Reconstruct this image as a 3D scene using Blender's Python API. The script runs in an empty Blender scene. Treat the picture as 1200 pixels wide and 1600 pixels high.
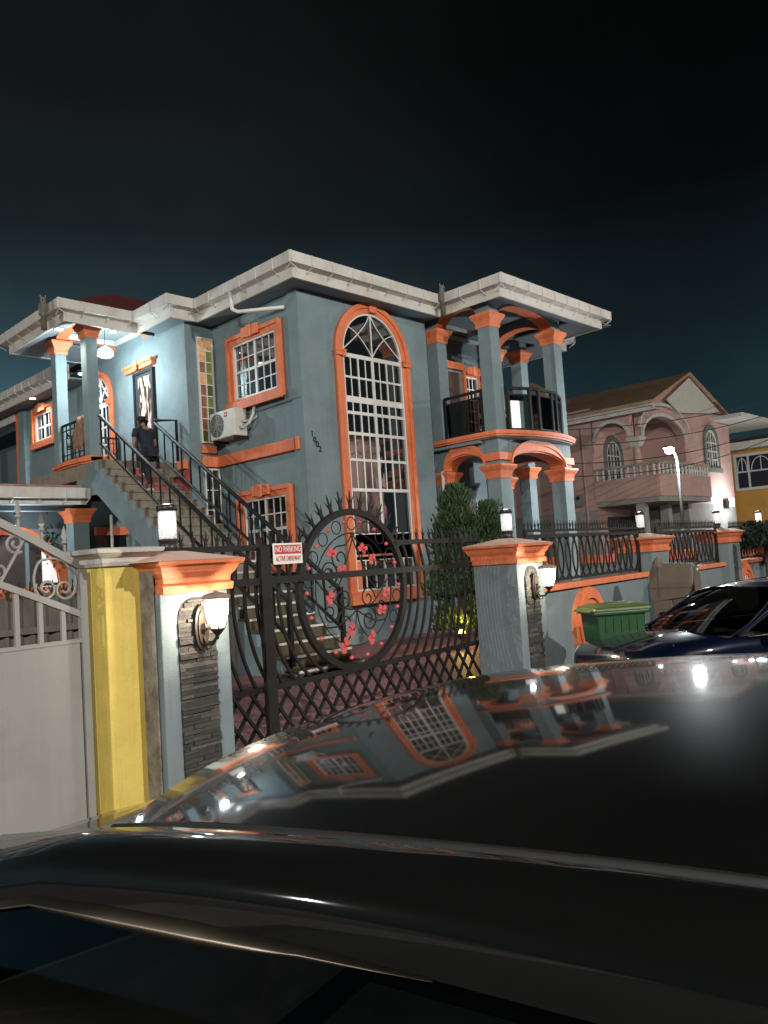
import bpy, bmesh, math, random
from mathutils import Vector, Matrix
random.seed(7)
S = bpy.context.scene
COL = S.collection
R = math.radians
PI = math.pi

# ------------------------------------------------------------------ camera
cam = bpy.data.cameras.new('camera')
co = bpy.data.objects.new('camera', cam)
COL.objects.link(co)
cam.sensor_fit = 'VERTICAL'
cam.sensor_height = 36.0
cam.lens = 27.573
cam.clip_start = 0.02
cam.clip_end = 600
_pt, _ro, _ya = 0.0619990, -0.0655809, 0.79621
_cy, _sy = math.cos(_ya), math.sin(_ya)
_F = Vector((math.cos(_pt)*_sy, math.cos(_pt)*_cy, math.sin(_pt)))
_U = Vector((-math.sin(_pt)*_sy, -math.sin(_pt)*_cy, math.cos(_pt)))
_Rt = Vector((_cy, -_sy, 0))
_r2 = math.cos(_ro)*_Rt + math.sin(_ro)*_U
_u2 = -math.sin(_ro)*_Rt + math.cos(_ro)*_U
m = Matrix.Identity(4)
for i in range(3):
    m[i][0] = _r2[i]; m[i][1] = _u2[i]; m[i][2] = -_F[i]
m[2][3] = 1.5
co.matrix_world = m
S.camera = co

# ------------------------------------------------------------------ night sky
W = bpy.data.worlds.new('World')
S.world = W
W.use_nodes = True
nt = W.node_tree
nt.nodes.clear()
tc = nt.nodes.new('ShaderNodeTexCoord')
sep = nt.nodes.new('ShaderNodeSeparateXYZ')
nt.links.new(tc.outputs['Generated'], sep.inputs[0])
rmp = nt.nodes.new('ShaderNodeValToRGB')
cr = rmp.color_ramp
cr.elements[0].position = 0.0; cr.elements[0].color = (.0155, .0375, .0500, 1)
cr.elements[1].position = 1.0; cr.elements[1].color = (.0012, .0012, .0012, 1)
for p, c in ((.12, (.0140, .0340, .0440)), (.26, (.0068, .0138, .0168)), (.40, (.0026, .0038, .0043)), (.54, (.0017, .0020, .0021))):
    e = cr.elements.new(p); e.color = (*c, 1)
nz = nt.nodes.new('ShaderNodeTexNoise'); nz.inputs['Scale'].default_value = 3.6; nz.inputs['Detail'].default_value = 5
nt.links.new(tc.outputs['Generated'], nz.inputs['Vector'])
mr = nt.nodes.new('ShaderNodeMapRange')
mr.inputs['From Min'].default_value = .3; mr.inputs['From Max'].default_value = .75
mr.inputs['To Min'].default_value = .80; mr.inputs['To Max'].default_value = 1.45
nt.links.new(nz.outputs['Fac'], mr.inputs['Value'])
nt.links.new(sep.outputs['Z'], rmp.inputs['Fac'])
mul = nt.nodes.new('ShaderNodeVectorMath'); mul.operation = 'SCALE'
nt.links.new(rmp.outputs['Color'], mul.inputs[0]); nt.links.new(mr.outputs['Result'], mul.inputs['Scale'])
bg = nt.nodes.new('ShaderNodeBackground'); bg.inputs['Strength'].default_value = 1.0
dt = nt.nodes.new('ShaderNodeVectorMath'); dt.operation = 'DOT_PRODUCT'; dt.inputs[1].default_value = (-.05, .95, .25)
nt.links.new(tc.outputs['Generated'], dt.inputs[0])
m3 = nt.nodes.new('ShaderNodeMapRange'); m3.interpolation_type = 'SMOOTHSTEP'; m3.inputs['From Min'].default_value = .35; m3.inputs['From Max'].default_value = 1.0; m3.inputs['To Min'].default_value = .80; m3.inputs['To Max'].default_value = 3.9
nt.links.new(dt.outputs['Value'], m3.inputs['Value'])
mul2 = nt.nodes.new('ShaderNodeVectorMath'); mul2.operation = 'SCALE'
nt.links.new(mul.outputs['Vector'], mul2.inputs[0]); nt.links.new(m3.outputs['Result'], mul2.inputs['Scale'])
nt.links.new(mul2.outputs['Vector'], bg.inputs['Color'])
ow = nt.nodes.new('ShaderNodeOutputWorld')
nt.links.new(bg.outputs[0], ow.inputs[0])

S.view_settings.view_transform = 'Standard'
S.view_settings.look = 'None'
S.view_settings.exposure = 0.0
S.view_settings.gamma = 1.0
S.view_settings.use_curve_mapping = False
S.render.engine = 'CYCLES'
S.cycles.use_denoising = True
S.cycles.max_bounces = 6
S.cycles.sample_clamp_indirect = 4.0
S.cycles.caustics_reflective = False
S.cycles.caustics_refractive = False

# street lights out of the frame, last two added as fill: (x, y, height, watts)
STREET = [(-12.0, -9.5, 9.0, 13000), (7.0, -9.5, 9.0, 7200), (33.0, -6.5, 8.0, 3800), (-22.0, 12.0, 7.5, 7000)]

# ------------------------------------------------------------------ materials
MATS = {}
def mat(name, col, rough=.6, var=.12, scale=6.0, bump=.0, bscale=60., metal=0., spec=.5, coat=0., dirt=None, dscale=1.2, stretch=None, streak=0, course=0):
    """plaster / paint / metal: base colour broken up by two noises, optional fine bump"""
    if name in MATS: return MATS[name]
    M = bpy.data.materials.new(name); M.use_nodes = True
    t = M.node_tree; N = t.nodes; L = t.links
    b = N['Principled BSDF']
    b.inputs['Roughness'].default_value = rough
    b.inputs['Metallic'].default_value = metal
    b.inputs['Specular IOR Level'].default_value = spec
    b.inputs['Coat Weight'].default_value = coat
    b.inputs['Coat Roughness'].default_value = .03
    c = N.new('ShaderNodeTexCoord')
    src = c.outputs['Object']
    if stretch:
        mp = N.new('ShaderNodeMapping'); mp.inputs['Scale'].default_value = stretch
        L.new(src, mp.inputs['Vector']); src = mp.outputs['Vector']
    n1 = N.new('ShaderNodeTexNoise'); n1.inputs['Scale'].default_value = scale; n1.inputs['Detail'].default_value = 6; n1.inputs['Roughness'].default_value = .65
    L.new(src, n1.inputs['Vector'])
    r = N.new('ShaderNodeMapRange'); r.inputs['From Min'].default_value = .25; r.inputs['From Max'].default_value = .75
    r.inputs['To Min'].default_value = 1-var; r.inputs['To Max'].default_value = 1+var
    L.new(n1.outputs['Fac'], r.inputs['Value'])
    v = N.new('ShaderNodeVectorMath'); v.operation = 'SCALE'; v.inputs[0].default_value = col
    L.new(r.outputs['Result'], v.inputs['Scale'])
    out = v.outputs['Vector']
    if dirt:
        n2 = N.new('ShaderNodeTexNoise'); n2.inputs['Scale'].default_value = dscale; n2.inputs['Detail'].default_value = 8; n2.inputs['Roughness'].default_value = .7
        L.new(src, n2.inputs['Vector'])
        r2 = N.new('ShaderNodeMapRange'); r2.inputs['From Min'].default_value = .5; r2.inputs['From Max'].default_value = .72
        r2.inputs['To Min'].default_value = 0; r2.inputs['To Max'].default_value = dirt[3]
        L.new(n2.outputs['Fac'], r2.inputs['Value'])
        mx = N.new('ShaderNodeMix'); mx.data_type = 'RGBA'
        L.new(r2.outputs['Result'], mx.inputs['Factor']); L.new(out, mx.inputs['A']); mx.inputs['B'].default_value = (*dirt[:3], 1)
        out = mx.outputs['Result']
    if streak:
        mp2 = N.new('ShaderNodeMapping'); mp2.inputs['Scale'].default_value = (7, 7, .45); L.new(c.outputs['Object'], mp2.inputs['Vector'])
        n4 = N.new('ShaderNodeTexNoise'); n4.inputs['Scale'].default_value = 1.6; n4.inputs['Detail'].default_value = 7; n4.inputs['Roughness'].default_value = .7
        L.new(mp2.outputs['Vector'], n4.inputs['Vector'])
        r4 = N.new('ShaderNodeMapRange'); r4.inputs['From Min'].default_value = .45; r4.inputs['From Max'].default_value = .75
        r4.inputs['To Min'].default_value = 1; r4.inputs['To Max'].default_value = 1-streak
        L.new(n4.outputs['Fac'], r4.inputs['Value'])
        v4 = N.new('ShaderNodeVectorMath'); v4.operation = 'SCALE'; L.new(out, v4.inputs[0]); L.new(r4.outputs['Result'], v4.inputs['Scale']); out = v4.outputs['Vector']
    L.new(out, b.inputs['Base Color'])
    if bump:
        n3 = N.new('ShaderNodeTexNoise'); n3.inputs['Scale'].default_value = bscale; n3.inputs['Detail'].default_value = 4
        L.new(src, n3.inputs['Vector'])
        bp = N.new('ShaderNodeBump'); bp.inputs['Strength'].default_value = bump; bp.inputs['Distance'].default_value = .01
        L.new(n3.outputs['Fac'], bp.inputs['Height']); L.new(bp.outputs['Normal'], b.inputs['Normal'])
    if course:
        # faint block courses telegraphing through the render coat
        sx = N.new('ShaderNodeSeparateXYZ'); L.new(c.outputs['Object'], sx.inputs[0])
        ad = N.new('ShaderNodeMath'); ad.operation = 'ADD'; L.new(sx.outputs['X'], ad.inputs[0]); L.new(sx.outputs['Y'], ad.inputs[1])
        cb = N.new('ShaderNodeCombineXYZ'); L.new(ad.outputs[0], cb.inputs['X']); L.new(sx.outputs['Z'], cb.inputs['Y'])
        bk = N.new('ShaderNodeTexBrick'); bk.inputs['Scale'].default_value = 1; bk.inputs['Brick Width'].default_value = .42; bk.inputs['Row Height'].default_value = .205; bk.inputs['Mortar Size'].default_value = .012; bk.inputs['Mortar Smooth'].default_value = 1
        L.new(cb.outputs[0], bk.inputs['Vector'])
        b2 = N.new('ShaderNodeBump'); b2.invert = True; b2.inputs['Strength'].default_value = course; b2.inputs['Distance'].default_value = .006
        L.new(bk.outputs['Fac'], b2.inputs['Height'])
        if bump: L.new(bp.outputs['Normal'], b2.inputs['Normal'])
        L.new(b2.outputs['Normal'], b.inputs['Normal'])
    MATS[name] = M
    return M
def emis(name, col, strength, base=(.8, .8, .8), pattern=None):
    if name in MATS: return MATS[name]
    M = bpy.data.materials.new(name); M.use_nodes = True
    t = M.node_tree; N = t.nodes; L = t.links; b = N['Principled BSDF']
    b.inputs['Base Color'].default_value = (*base, 1)
    b.inputs['Roughness'].default_value = .3
    b.inputs['Emission Color'].default_value = (*col, 1)
    b.inputs['Emission Strength'].default_value = strength
    if pattern == 'bubble':
        c = N.new('ShaderNodeTexCoord'); vo = N.new('ShaderNodeTexVoronoi'); vo.inputs['Scale'].default_value = 70
        L.new(c.outputs['Object'], vo.inputs['Vector'])
        r = N.new('ShaderNodeMapRange'); r.inputs['From Min'].default_value = .15; r.inputs['From Max'].default_value = .75
        r.inputs['To Min'].default_value = strength*1.5; r.inputs['To Max'].default_value = strength*.35
        L.new(vo.outputs['Distance'], r.inputs['Value']); L.new(r.outputs['Result'], b.inputs['Emission Strength'])
    if pattern == 'mottle':
        c = N.new('ShaderNodeTexCoord'); no = N.new('ShaderNodeTexNoise'); no.inputs['Scale'].default_value = 7; no.inputs['Detail'].default_value = 3
        L.new(c.outputs['Object'], no.inputs['Vector'])
        r = N.new('ShaderNodeMapRange'); r.inputs['From Min'].default_value = .3; r.inputs['From Max'].default_value = .7
        r.inputs['To Min'].default_value = strength*.35; r.inputs['To Max'].default_value = strength*1.4
        L.new(no.outputs['Fac'], r.inputs['Value']); L.new(r.outputs['Result'], b.inputs['Emission Strength'])
    MATS[name] = M
    return M

blue = mat('blue_paint', (.182, .250, .268), .75, .13, 2.2, .3, 90, dirt=(.115, .15, .155, .6), dscale=.7, streak=.12, course=.22)
bluefence = mat('fence_paint', (.165, .208, .222), .75, .10, 3.5, .3, 80, dirt=(.11, .125, .12, .5), dscale=1.1, streak=.14)
soff = mat('soffit_paint', (.165, .215, .240), .7, .08, 2.0, .1, 60)
orange = mat('orange_paint', (.74, .205, .085), .6, .12, 5.0, .15, 70, dirt=(.45, .10, .035, .6), dscale=1.6, streak=.22)
white = mat('white_gloss', (.70, .69, .65), .4, .06, 4.0)
gutw = mat('gutter_white', (.62, .60, .55), .45, .12, 5.0, dirt=(.30, .275, .235, .6), dscale=2.5, streak=.12)
iron = mat('black_iron', (.0085, .0072, .0065), .55, .3, 14.0, .2, 120, spec=.35)
rail = mat('rail_iron', (.012, .014, .016), .6, .25, 12.0, spec=.25)
redroof = mat('red_roof', (.13, .030, .026), .7, .25, 5.0)
conc = mat('step_concrete', (.235, .205, .160), .9, .25, 7.0, .5, 60, dirt=(.10, .09, .055, .7), dscale=1.6)
moss = mat('mossy_step', (.105, .092, .052), .95, .35, 6.0, .6, 50, dirt=(.05, .046, .025, .7), dscale=2.0)
nose = mat('step_nosing', (.68, .66, .60), .8, .2, 9.0, dirt=(.2, .18, .13, .5), dscale=5)
rough_conc = mat('rough_concrete', (.17, .15, .125), .95, .6, 9.0, 1.0, 18, dirt=(.38, .36, .33, .7), dscale=4.0)
creamc = mat('cream_cap', (.47, .435, .39), .85, .15, 8.0, .5, 50, dirt=(.38, .33, .28, .5), dscale=5)
yel = mat('yellow_paint', (.62, .465, .105), .7, .13, 3.0, .35, 40, dirt=(.44, .31, .065, .5), dscale=1.3, streak=.25)
greym = mat('grey_sheet', (.232, .230, .215), .5, .05, 1.2, .03, 6, dirt=(.15, .14, .125, .6), dscale=1.1, streak=.10)
stone = [mat('slate_a', (.042, .039, .034), .8, .35, 16, .8, 40), mat('slate_b', (.056, .051, .044), .8, .35, 15, .8, 40), mat('slate_c', (.034, .033, .031), .8, .35, 17, .8, 40), mat('slate_d', (.085, .076, .064), .8, .35, 14, .8, 40)]
mortar = mat('stone_backing', (.045, .042, .038), .95, .2, 10)
bronze = mat('lamp_bronze', (.028, .021, .016), .45, .25, 20, metal=.3)
redflower = mat('red_enamel', (.56, .085, .09), .5, .35, 9, dirt=(.30, .03, .035, .6), dscale=9)
cap_dark = mat('lamp_dark', (.020, .017, .016), .4, .2, 12)
dkglass = None
def glassmat(name, col=(.008, .010, .012), rough=.03):
    if name in MATS: return MATS[name]
    M = bpy.data.materials.new(name); M.use_nodes = True
    t = M.node_tree; N = t.nodes; L = t.links; b = N['Principled BSDF']
    b.inputs['Base Color'].default_value = (*col, 1); b.inputs['Roughness'].default_value = rough
    b.inputs['IOR'].default_value = 2.3
    c = N.new('ShaderNodeTexCoord'); n = N.new('ShaderNodeTexNoise'); n.inputs['Scale'].default_value = 3.0; n.inputs['Detail'].default_value = 1
    L.new(c.outputs['Object'], n.inputs['Vector'])
    bp = N.new('ShaderNodeBump'); bp.inputs['Strength'].default_value = .04; bp.inputs['Distance'].default_value = .05
    L.new(n.outputs['Fac'], bp.inputs['Height']); L.new(bp.outputs['Normal'], b.inputs['Normal'])
    MATS[name] = M; return M
dkglass = glassmat('window_glass')
bluglass = glassmat('window_glass_cool', (.018, .030, .045))
def seeglass(name, tint=(.6, .7, .7), alpha=.35):
    if name in MATS: return MATS[name]
    M = bpy.data.materials.new(name); M.use_nodes = True
    t = M.node_tree; N = t.nodes; L = t.links; N.clear()
    o = N.new('ShaderNodeOutputMaterial'); mx = N.new('ShaderNodeMixShader'); tr = N.new('ShaderNodeBsdfTransparent'); gl = N.new('ShaderNodeBsdfGlossy'); fr = N.new('ShaderNodeFresnel')
    tr.inputs['Color'].default_value = (*tint, 1); gl.inputs['Roughness'].default_value = .03; fr.inputs['IOR'].default_value = 1.5
    L.new(fr.outputs[0], mx.inputs[0]); L.new(tr.outputs[0], mx.inputs[1]); L.new(gl.outputs[0], mx.inputs[2]); L.new(mx.outputs[0], o.inputs[0])
    MATS[name] = M; return M
railglass = seeglass('railing_glass', (.22, .25, .25))
cartint = seeglass('car_glass', (.30, .32, .31))

# ------------------------------------------------------------------ mesh builder
class MB:
    def __init__(s): s.v = []; s.f = []; s.sm = []
    def add(s, vs, fs, smooth=False):
        n = len(s.v); s.v += [tuple(v) for v in vs]
        for f in fs: s.f.append(tuple(i+n for i in f)); s.sm.append(smooth)
        return s
    def box(s, x0, x1, y0, y1, z0, z1):
        v = [(x, y, z) for z in (z0, z1) for y in (y0, y1) for x in (x0, x1)]
        return s.add(v, [(0, 2, 3, 1), (4, 5, 7, 6), (0, 1, 5, 4), (2, 6, 7, 3), (0, 4, 6, 2), (1, 3, 7, 5)])
    def taper(s, x0, x1, y0, y1, z0, X0, X1, Y0, Y1, z1):
        v = [(x0, y0, z0), (x1, y0, z0), (x0, y1, z0), (x1, y1, z0), (X0, Y0, z1), (X1, Y0, z1), (X0, Y1, z1), (X1, Y1, z1)]
        return s.add(v, [(0, 2, 3, 1), (4, 5, 7, 6), (0, 1, 5, 4), (2, 6, 7, 3), (0, 4, 6, 2), (1, 3, 7, 5)])
    def prism(s, poly, ax, d0, d1):
        """poly in the two axes other than ax (in order x<y<z), extruded along ax"""
        def P(p, d):
            if ax == 0: return (d, p[0], p[1])
            if ax == 1: return (p[0], d, p[1])
            return (p[0], p[1], d)
        n = len(poly)
        v = [P(p, d0) for p in poly]+[P(p, d1) for p in poly]
        f = [tuple(range(n)), tuple(range(2*n-1, n-1, -1))]
        f += [(i, i+n, (i+1) % n+n, (i+1) % n) for i in range(n)]
        return s.add(v, f)
    def band(s, a, b, ax, d0, d1, closed=False):
        """strip between two equally long 2D paths a and b, extruded along ax"""
        def P(p, d):
            if ax == 0: return (d, p[0], p[1])
            if ax == 1: return (p[0], d, p[1])
            return (p[0], p[1], d)
        n = len(a)
        v = [P(p, d0) for p in a]+[P(p, d0) for p in b]+[P(p, d1) for p in a]+[P(p, d1) for p in b]
        f = []
        m = n if closed else n-1
        for i in range(m):
            j = (i+1) % n
            f += [(i, j, n+j, n+i), (2*n+i, 3*n+i, 3*n+j, 2*n+j), (i, 2*n+i, 2*n+j, j), (n+i, n+j, 3*n+j, 3*n+i)]
        if not closed:
            f += [(0, n, 3*n, 2*n), (n-1, 3*n-1, 4*n-1, 2*n-1)]
        return s.add(v, f)
    def tube(s, path, r, n=6, closed=False, caps=True):
        P = [Vector(p) for p in path]; k = len(P)
        rs = r if isinstance(r, (list, tuple)) else [r]*k
        vs = []; up = None
        for i in range(k):
            a = P[(i-1) % k] if (closed or i > 0) else P[i]
            b = P[(i+1) % k] if (closed or i < k-1) else P[i]
            t = (b-a)
            if t.length < 1e-9: t = Vector((0, 0, 1))
            t.normalize()
            if up is None: up = Vector((0, 0, 1)) if abs(t.z) < .9 else Vector((0, 1, 0))
            x = t.cross(up)
            if x.length < 1e-6: x = t.cross(Vector((1, 0, 0)))
            x.normalize(); y = x.cross(t); y.normalize(); up = y
            for j in range(n):
                an = 2*PI*j/n+PI/n
                vs.append(P[i]+x*math.cos(an)*rs[i]+y*math.sin(an)*rs[i])
        f = []
        for i in range(k if closed else k-1):
            i2 = (i+1) % k
            for j in range(n):
                j2 = (j+1) % n
                f.append((i*n+j, i*n+j2, i2*n+j2, i2*n+j))
        if caps and not closed:
            f.append(tuple(range(n-1, -1, -1))); f.append(tuple((k-1)*n+j for j in range(n)))
        return s.add(vs, f, n > 5)
    def bar(s, p, q, w, h=None):
        """square bar from p to q"""
        return s.tube([p, q], (w if h is None else (w+h)/2)*.707, 4)
    def lathe(s, prof, n=16, c=(0, 0, 0), smooth=True):
        vs = []
        for r, z in prof:
            for j in range(n):
                a = 2*PI*j/n
                vs.append((c[0]+r*math.cos(a), c[1]+r*math.sin(a), c[2]+z))
        f = []
        for i in range(len(prof)-1):
            for j in range(n):
                j2 = (j+1) % n
                f.append((i*n+j, i*n+j2, (i+1)*n+j2, (i+1)*n+j))
        f.append(tuple(range(n-1, -1, -1))); f.append(tuple((len(prof)-1)*n+j for j in range(n)))
        return s.add(vs, f, smooth)
    def ball(s, c, r, n=8):
        pr = [(max(1e-3, math.sin(PI*i/n))*r, -math.cos(PI*i/n)*r) for i in range(n+1)]
        return s.lathe(pr, n+2, c)
    def mesh(s, name):
        me = bpy.data.meshes.new(name); me.from_pydata(s.v, [], s.f)
        if any(s.sm): me.polygons.foreach_set('use_smooth', s.sm)
        bm = bmesh.new(); bm.from_mesh(me); bmesh.ops.recalc_face_normals(bm, faces=bm.faces); bm.to_mesh(me); bm.free()
        me.update(); return me
    def obj(s, name, m, parent=None, bevel=0):
        me = s.mesh(name)
        me.materials.append(m)
        o = bpy.data.objects.new(name, me); COL.objects.link(o)
        if parent is not None: o.parent = parent
        if bevel:
            b = o.modifiers.new('bevel', 'BEVEL'); b.width = bevel; b.segments = 2; b.limit_method = 'ANGLE'
        return o

def tag(o, label=None, cat=None, group=None, kind=None):
    if label: o['label'] = label
    if cat: o['category'] = cat
    if group: o['group'] = group
    if kind: o['kind'] = kind
    return o
def thing(name, label, cat, loc=(0, 0, 0), rz=0, group=None):
    o = bpy.data.objects.new(name, None); COL.objects.link(o)
    o.empty_display_size = .2
    o.location = loc; o.rotation_euler = (0, 0, rz)
    return tag(o, label, cat, group)
def inst(o, parent, loc=(0, 0, 0), rot=(0, 0, 0), scale=None):
    c = o.copy(); COL.objects.link(c); c.parent = parent
    c.location = loc; c.rotation_euler = rot
    if scale: c.scale = scale
    return c
def kids(o): return [c for c in bpy.data.objects if c.parent == o]
def copy_tree(o, parent=None):
    c = o.copy(); COL.objects.link(c); c.parent = parent
    for ch in kids(o): copy_tree(ch, c)
    return c
def pl(name, loc, watts, col=(1, 1, 1), r=.05, parent=None, spot=None, rot=None, blend=.5):
    l = bpy.data.lights.new(name, 'SPOT' if spot else 'POINT'); l.energy = watts; l.color = col; l.shadow_soft_size = r
    if spot: l.spot_size = spot; l.spot_blend = blend
    o = bpy.data.objects.new(name, l); COL.objects.link(o); o.location = loc
    if rot: o.rotation_euler = rot
    if parent is not None: o.parent = parent
    return o
# frame of the street front: a runs along the fence, d is the distance behind the kerb-side datum
GA = 0.0784734
def gp(a, d, z=0): return Vector((a*math.cos(GA)-d*math.sin(GA), a*math.sin(GA)+d*math.cos(GA), z))
def text_mesh(txt, size, depth=.002):
    cu = bpy.data.curves.new('lettering', 'FONT'); cu.body = txt; cu.size = size; cu.extrude = depth; cu.align_x = 'CENTER'; cu.align_y = 'CENTER'
    o = bpy.data.objects.new('lettering', cu); COL.objects.link(o)
    bpy.context.view_layer.update()
    me = bpy.data.meshes.new_from_object(o.evaluated_get(bpy.context.evaluated_depsgraph_get()))
    bpy.data.objects.remove(o); return me
def smooth(pts, n=6):
    P = [Vector(p) for p in pts]; out = []
    for i in range(len(P)-1):
        a = P[max(i-1, 0)]; b = P[i]; c = P[i+1]; d = P[min(i+2, len(P)-1)]
        for k in range(n):
            t = k/n; out.append(.5*((2*b)+(c-a)*t+(2*a-5*b+4*c-d)*t*t+(3*b-a-3*c+d)*t**3))
    out.append(P[-1]); return [tuple(p) for p in out]
def arc(cx, cz, rx, rz, a0, a1, n):
    return [(cx+rx*math.cos(a0+(a1-a0)*i/n), cz+rz*math.sin(a0+(a1-a0)*i/n)) for i in range(n+1)]
# ------------------------------------------------------------------ ground, street
pav = bpy.data.materials.new('red_pavers'); pav.use_nodes = True
_t = pav.node_tree; _N = _t.nodes; _L = _t.links; _b = _N['Principled BSDF']
_c = _N.new('ShaderNodeTexCoord'); _m = _N.new('ShaderNodeMapping'); _m.inputs['Rotation'].default_value = (0, 0, R(45))
_br = _N.new('ShaderNodeTexBrick'); _br.inputs['Scale'].default_value = 5.0; _br.inputs['Mortar Size'].default_value = .018
_br.inputs['Color1'].default_value = (.29, .115, .125, 1); _br.inputs['Color2'].default_value = (.37, .175, .18, 1); _br.inputs['Mortar'].default_value = (.12, .09, .09, 1)
_n = _N.new('ShaderNodeTexNoise'); _n.inputs['Scale'].default_value = 1.3; _n.inputs['Detail'].default_value = 8
_mx = _N.new('ShaderNodeMix'); _mx.data_type = 'RGBA'; _mx.blend_type = 'MULTIPLY'; _mx.inputs['Factor'].default_value = .8
_r = _N.new('ShaderNodeMapRange'); _r.inputs['To Min'].default_value = .45; _r.inputs['To Max'].default_value = 1.5
_L.new(_c.outputs['Object'], _m.inputs['Vector']); _L.new(_m.outputs['Vector'], _br.inputs['Vector']); _L.new(_c.outputs['Object'], _n.inputs['Vector'])
_L.new(_n.outputs['Fac'], _r.inputs['Value']); _L.new(_br.outputs['Color'], _mx.inputs['A']); _L.new(_r.outputs['Result'], _mx.inputs['B'])
_L.new(_mx.outputs['Result'], _b.inputs['Base Color']); _b.inputs['Roughness'].default_value = .55
_bp = _N.new('ShaderNodeBump'); _bp.inputs['Strength'].default_value = .5; _bp.inputs['Distance'].default_value = .01
_L.new(_br.outputs['Fac'], _bp.inputs['Height']); _bp.invert = True; _L.new(_bp.outputs['Normal'], _b.inputs['Normal'])

asphalt = mat('asphalt', (.05, .05, .052), .85, .35, 3, .6, 90, dirt=(.085, .08, .075, .5))
earth = mat('dark_earth', (.06, .055, .045), .95, .4, 1.0, .5, 20)
pavement_m = mat('pavement_concrete', (.25, .235, .215), .9, .25, 3, .4, 50, dirt=(.12, .11, .1, .6))
tag(MB().box(-300, 300, -300, 300, -.30, -.25).obj('ground', earth), kind='structure')
tag(MB().box(-60, 80, -7.5, 2.6, -.24, -.2).obj('road', asphalt), kind='structure')
o = MB().box(-60, 80, 0, 1.74, -.24, -.075).obj('pavement', pavement_m); o.rotation_euler = (0, 0, GA); o.location = gp(0, 3.2); tag(o, kind='structure')
o = MB().prism([(-2.0, 4.95), (19.5, 4.95), (19.5, 13), (-2.0, 13)], 2, -.24, 0).obj('driveway', pav); o.rotation_euler = (0, 0, GA); tag(o, kind='structure')
tag(MB().box(-60, 80, -10.5, -7.5, -.24, -.08).obj('far_pavement', asphalt), kind='structure')
tag(MB().box(17, 80, 5.2, 60, -.24, -.05).obj('side_ground', pavement_m), kind='structure')

# ------------------------------------------------------------------ the blue house
HL = Vector((9.1, 10.7, 0))
house = thing('corner_house', 'two storey blue house with orange trim, tall arched window and outside stair', 'house', HL)
def hp(name, mb, m, bevel=0):
    o = mb.obj(name, m, house, bevel); o.location = -HL; return o
def fb(mb, face, s0, s1, z0, z1, d0, d1):
    ax, p = face
    if ax == 'Y': mb.box(s0, s1, p-d1, p-d0, z0, z1)
    else: mb.box(p-d1, p-d0, s0, s1, z0, z1)
def fband(mb, face, a, b, d0, d1, closed=False):
    ax, p = face; mb.band(a, b, 1 if ax == 'Y' else 0, p-d1, p-d0, closed)
def fprism(mb, face, poly, d0, d1):
    ax, p = face; mb.prism(poly, 1 if ax == 'Y' else 0, p-d1, p-d0)
def rect_path(s0, s1, z0, z1): return [(s0, z0), (s1, z0), (s1, z1), (s0, z1)]

FRONT = ('Y', 10.7); LEFT = ('X', 9.09); RECESS = ('Y', 13.5); DOORW = ('X', 8.42)
# walls: solid storeys
hp('wall', MB().box(9.09, 12.55, 10.7, 13.5, -.05, 6.52), blue)
hp('wall', MB().box(8.66, 15.65, 13.5, 22, -.05, 6.52), blue)
hp('wall', MB().box(12.55, 15.65, 11.7, 13.5, -.05, 6.82), blue)
hp('wall', MB().box(8.42, 8.66, 13.498, 17.6, -.05, 6.84), blue)
hp('wall', MB().box(8.42, 8.66, 17.6, 21.9, -.05, 6.6), blue)
hp('corner_pilaster', MB().box(9.04, 9.09, 10.702, 11.0, 0, 6.51), blue)
hp('wall_plinth', MB().box(9.0, 12.58, 10.66, 10.7, 0, .18), blue)

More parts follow.
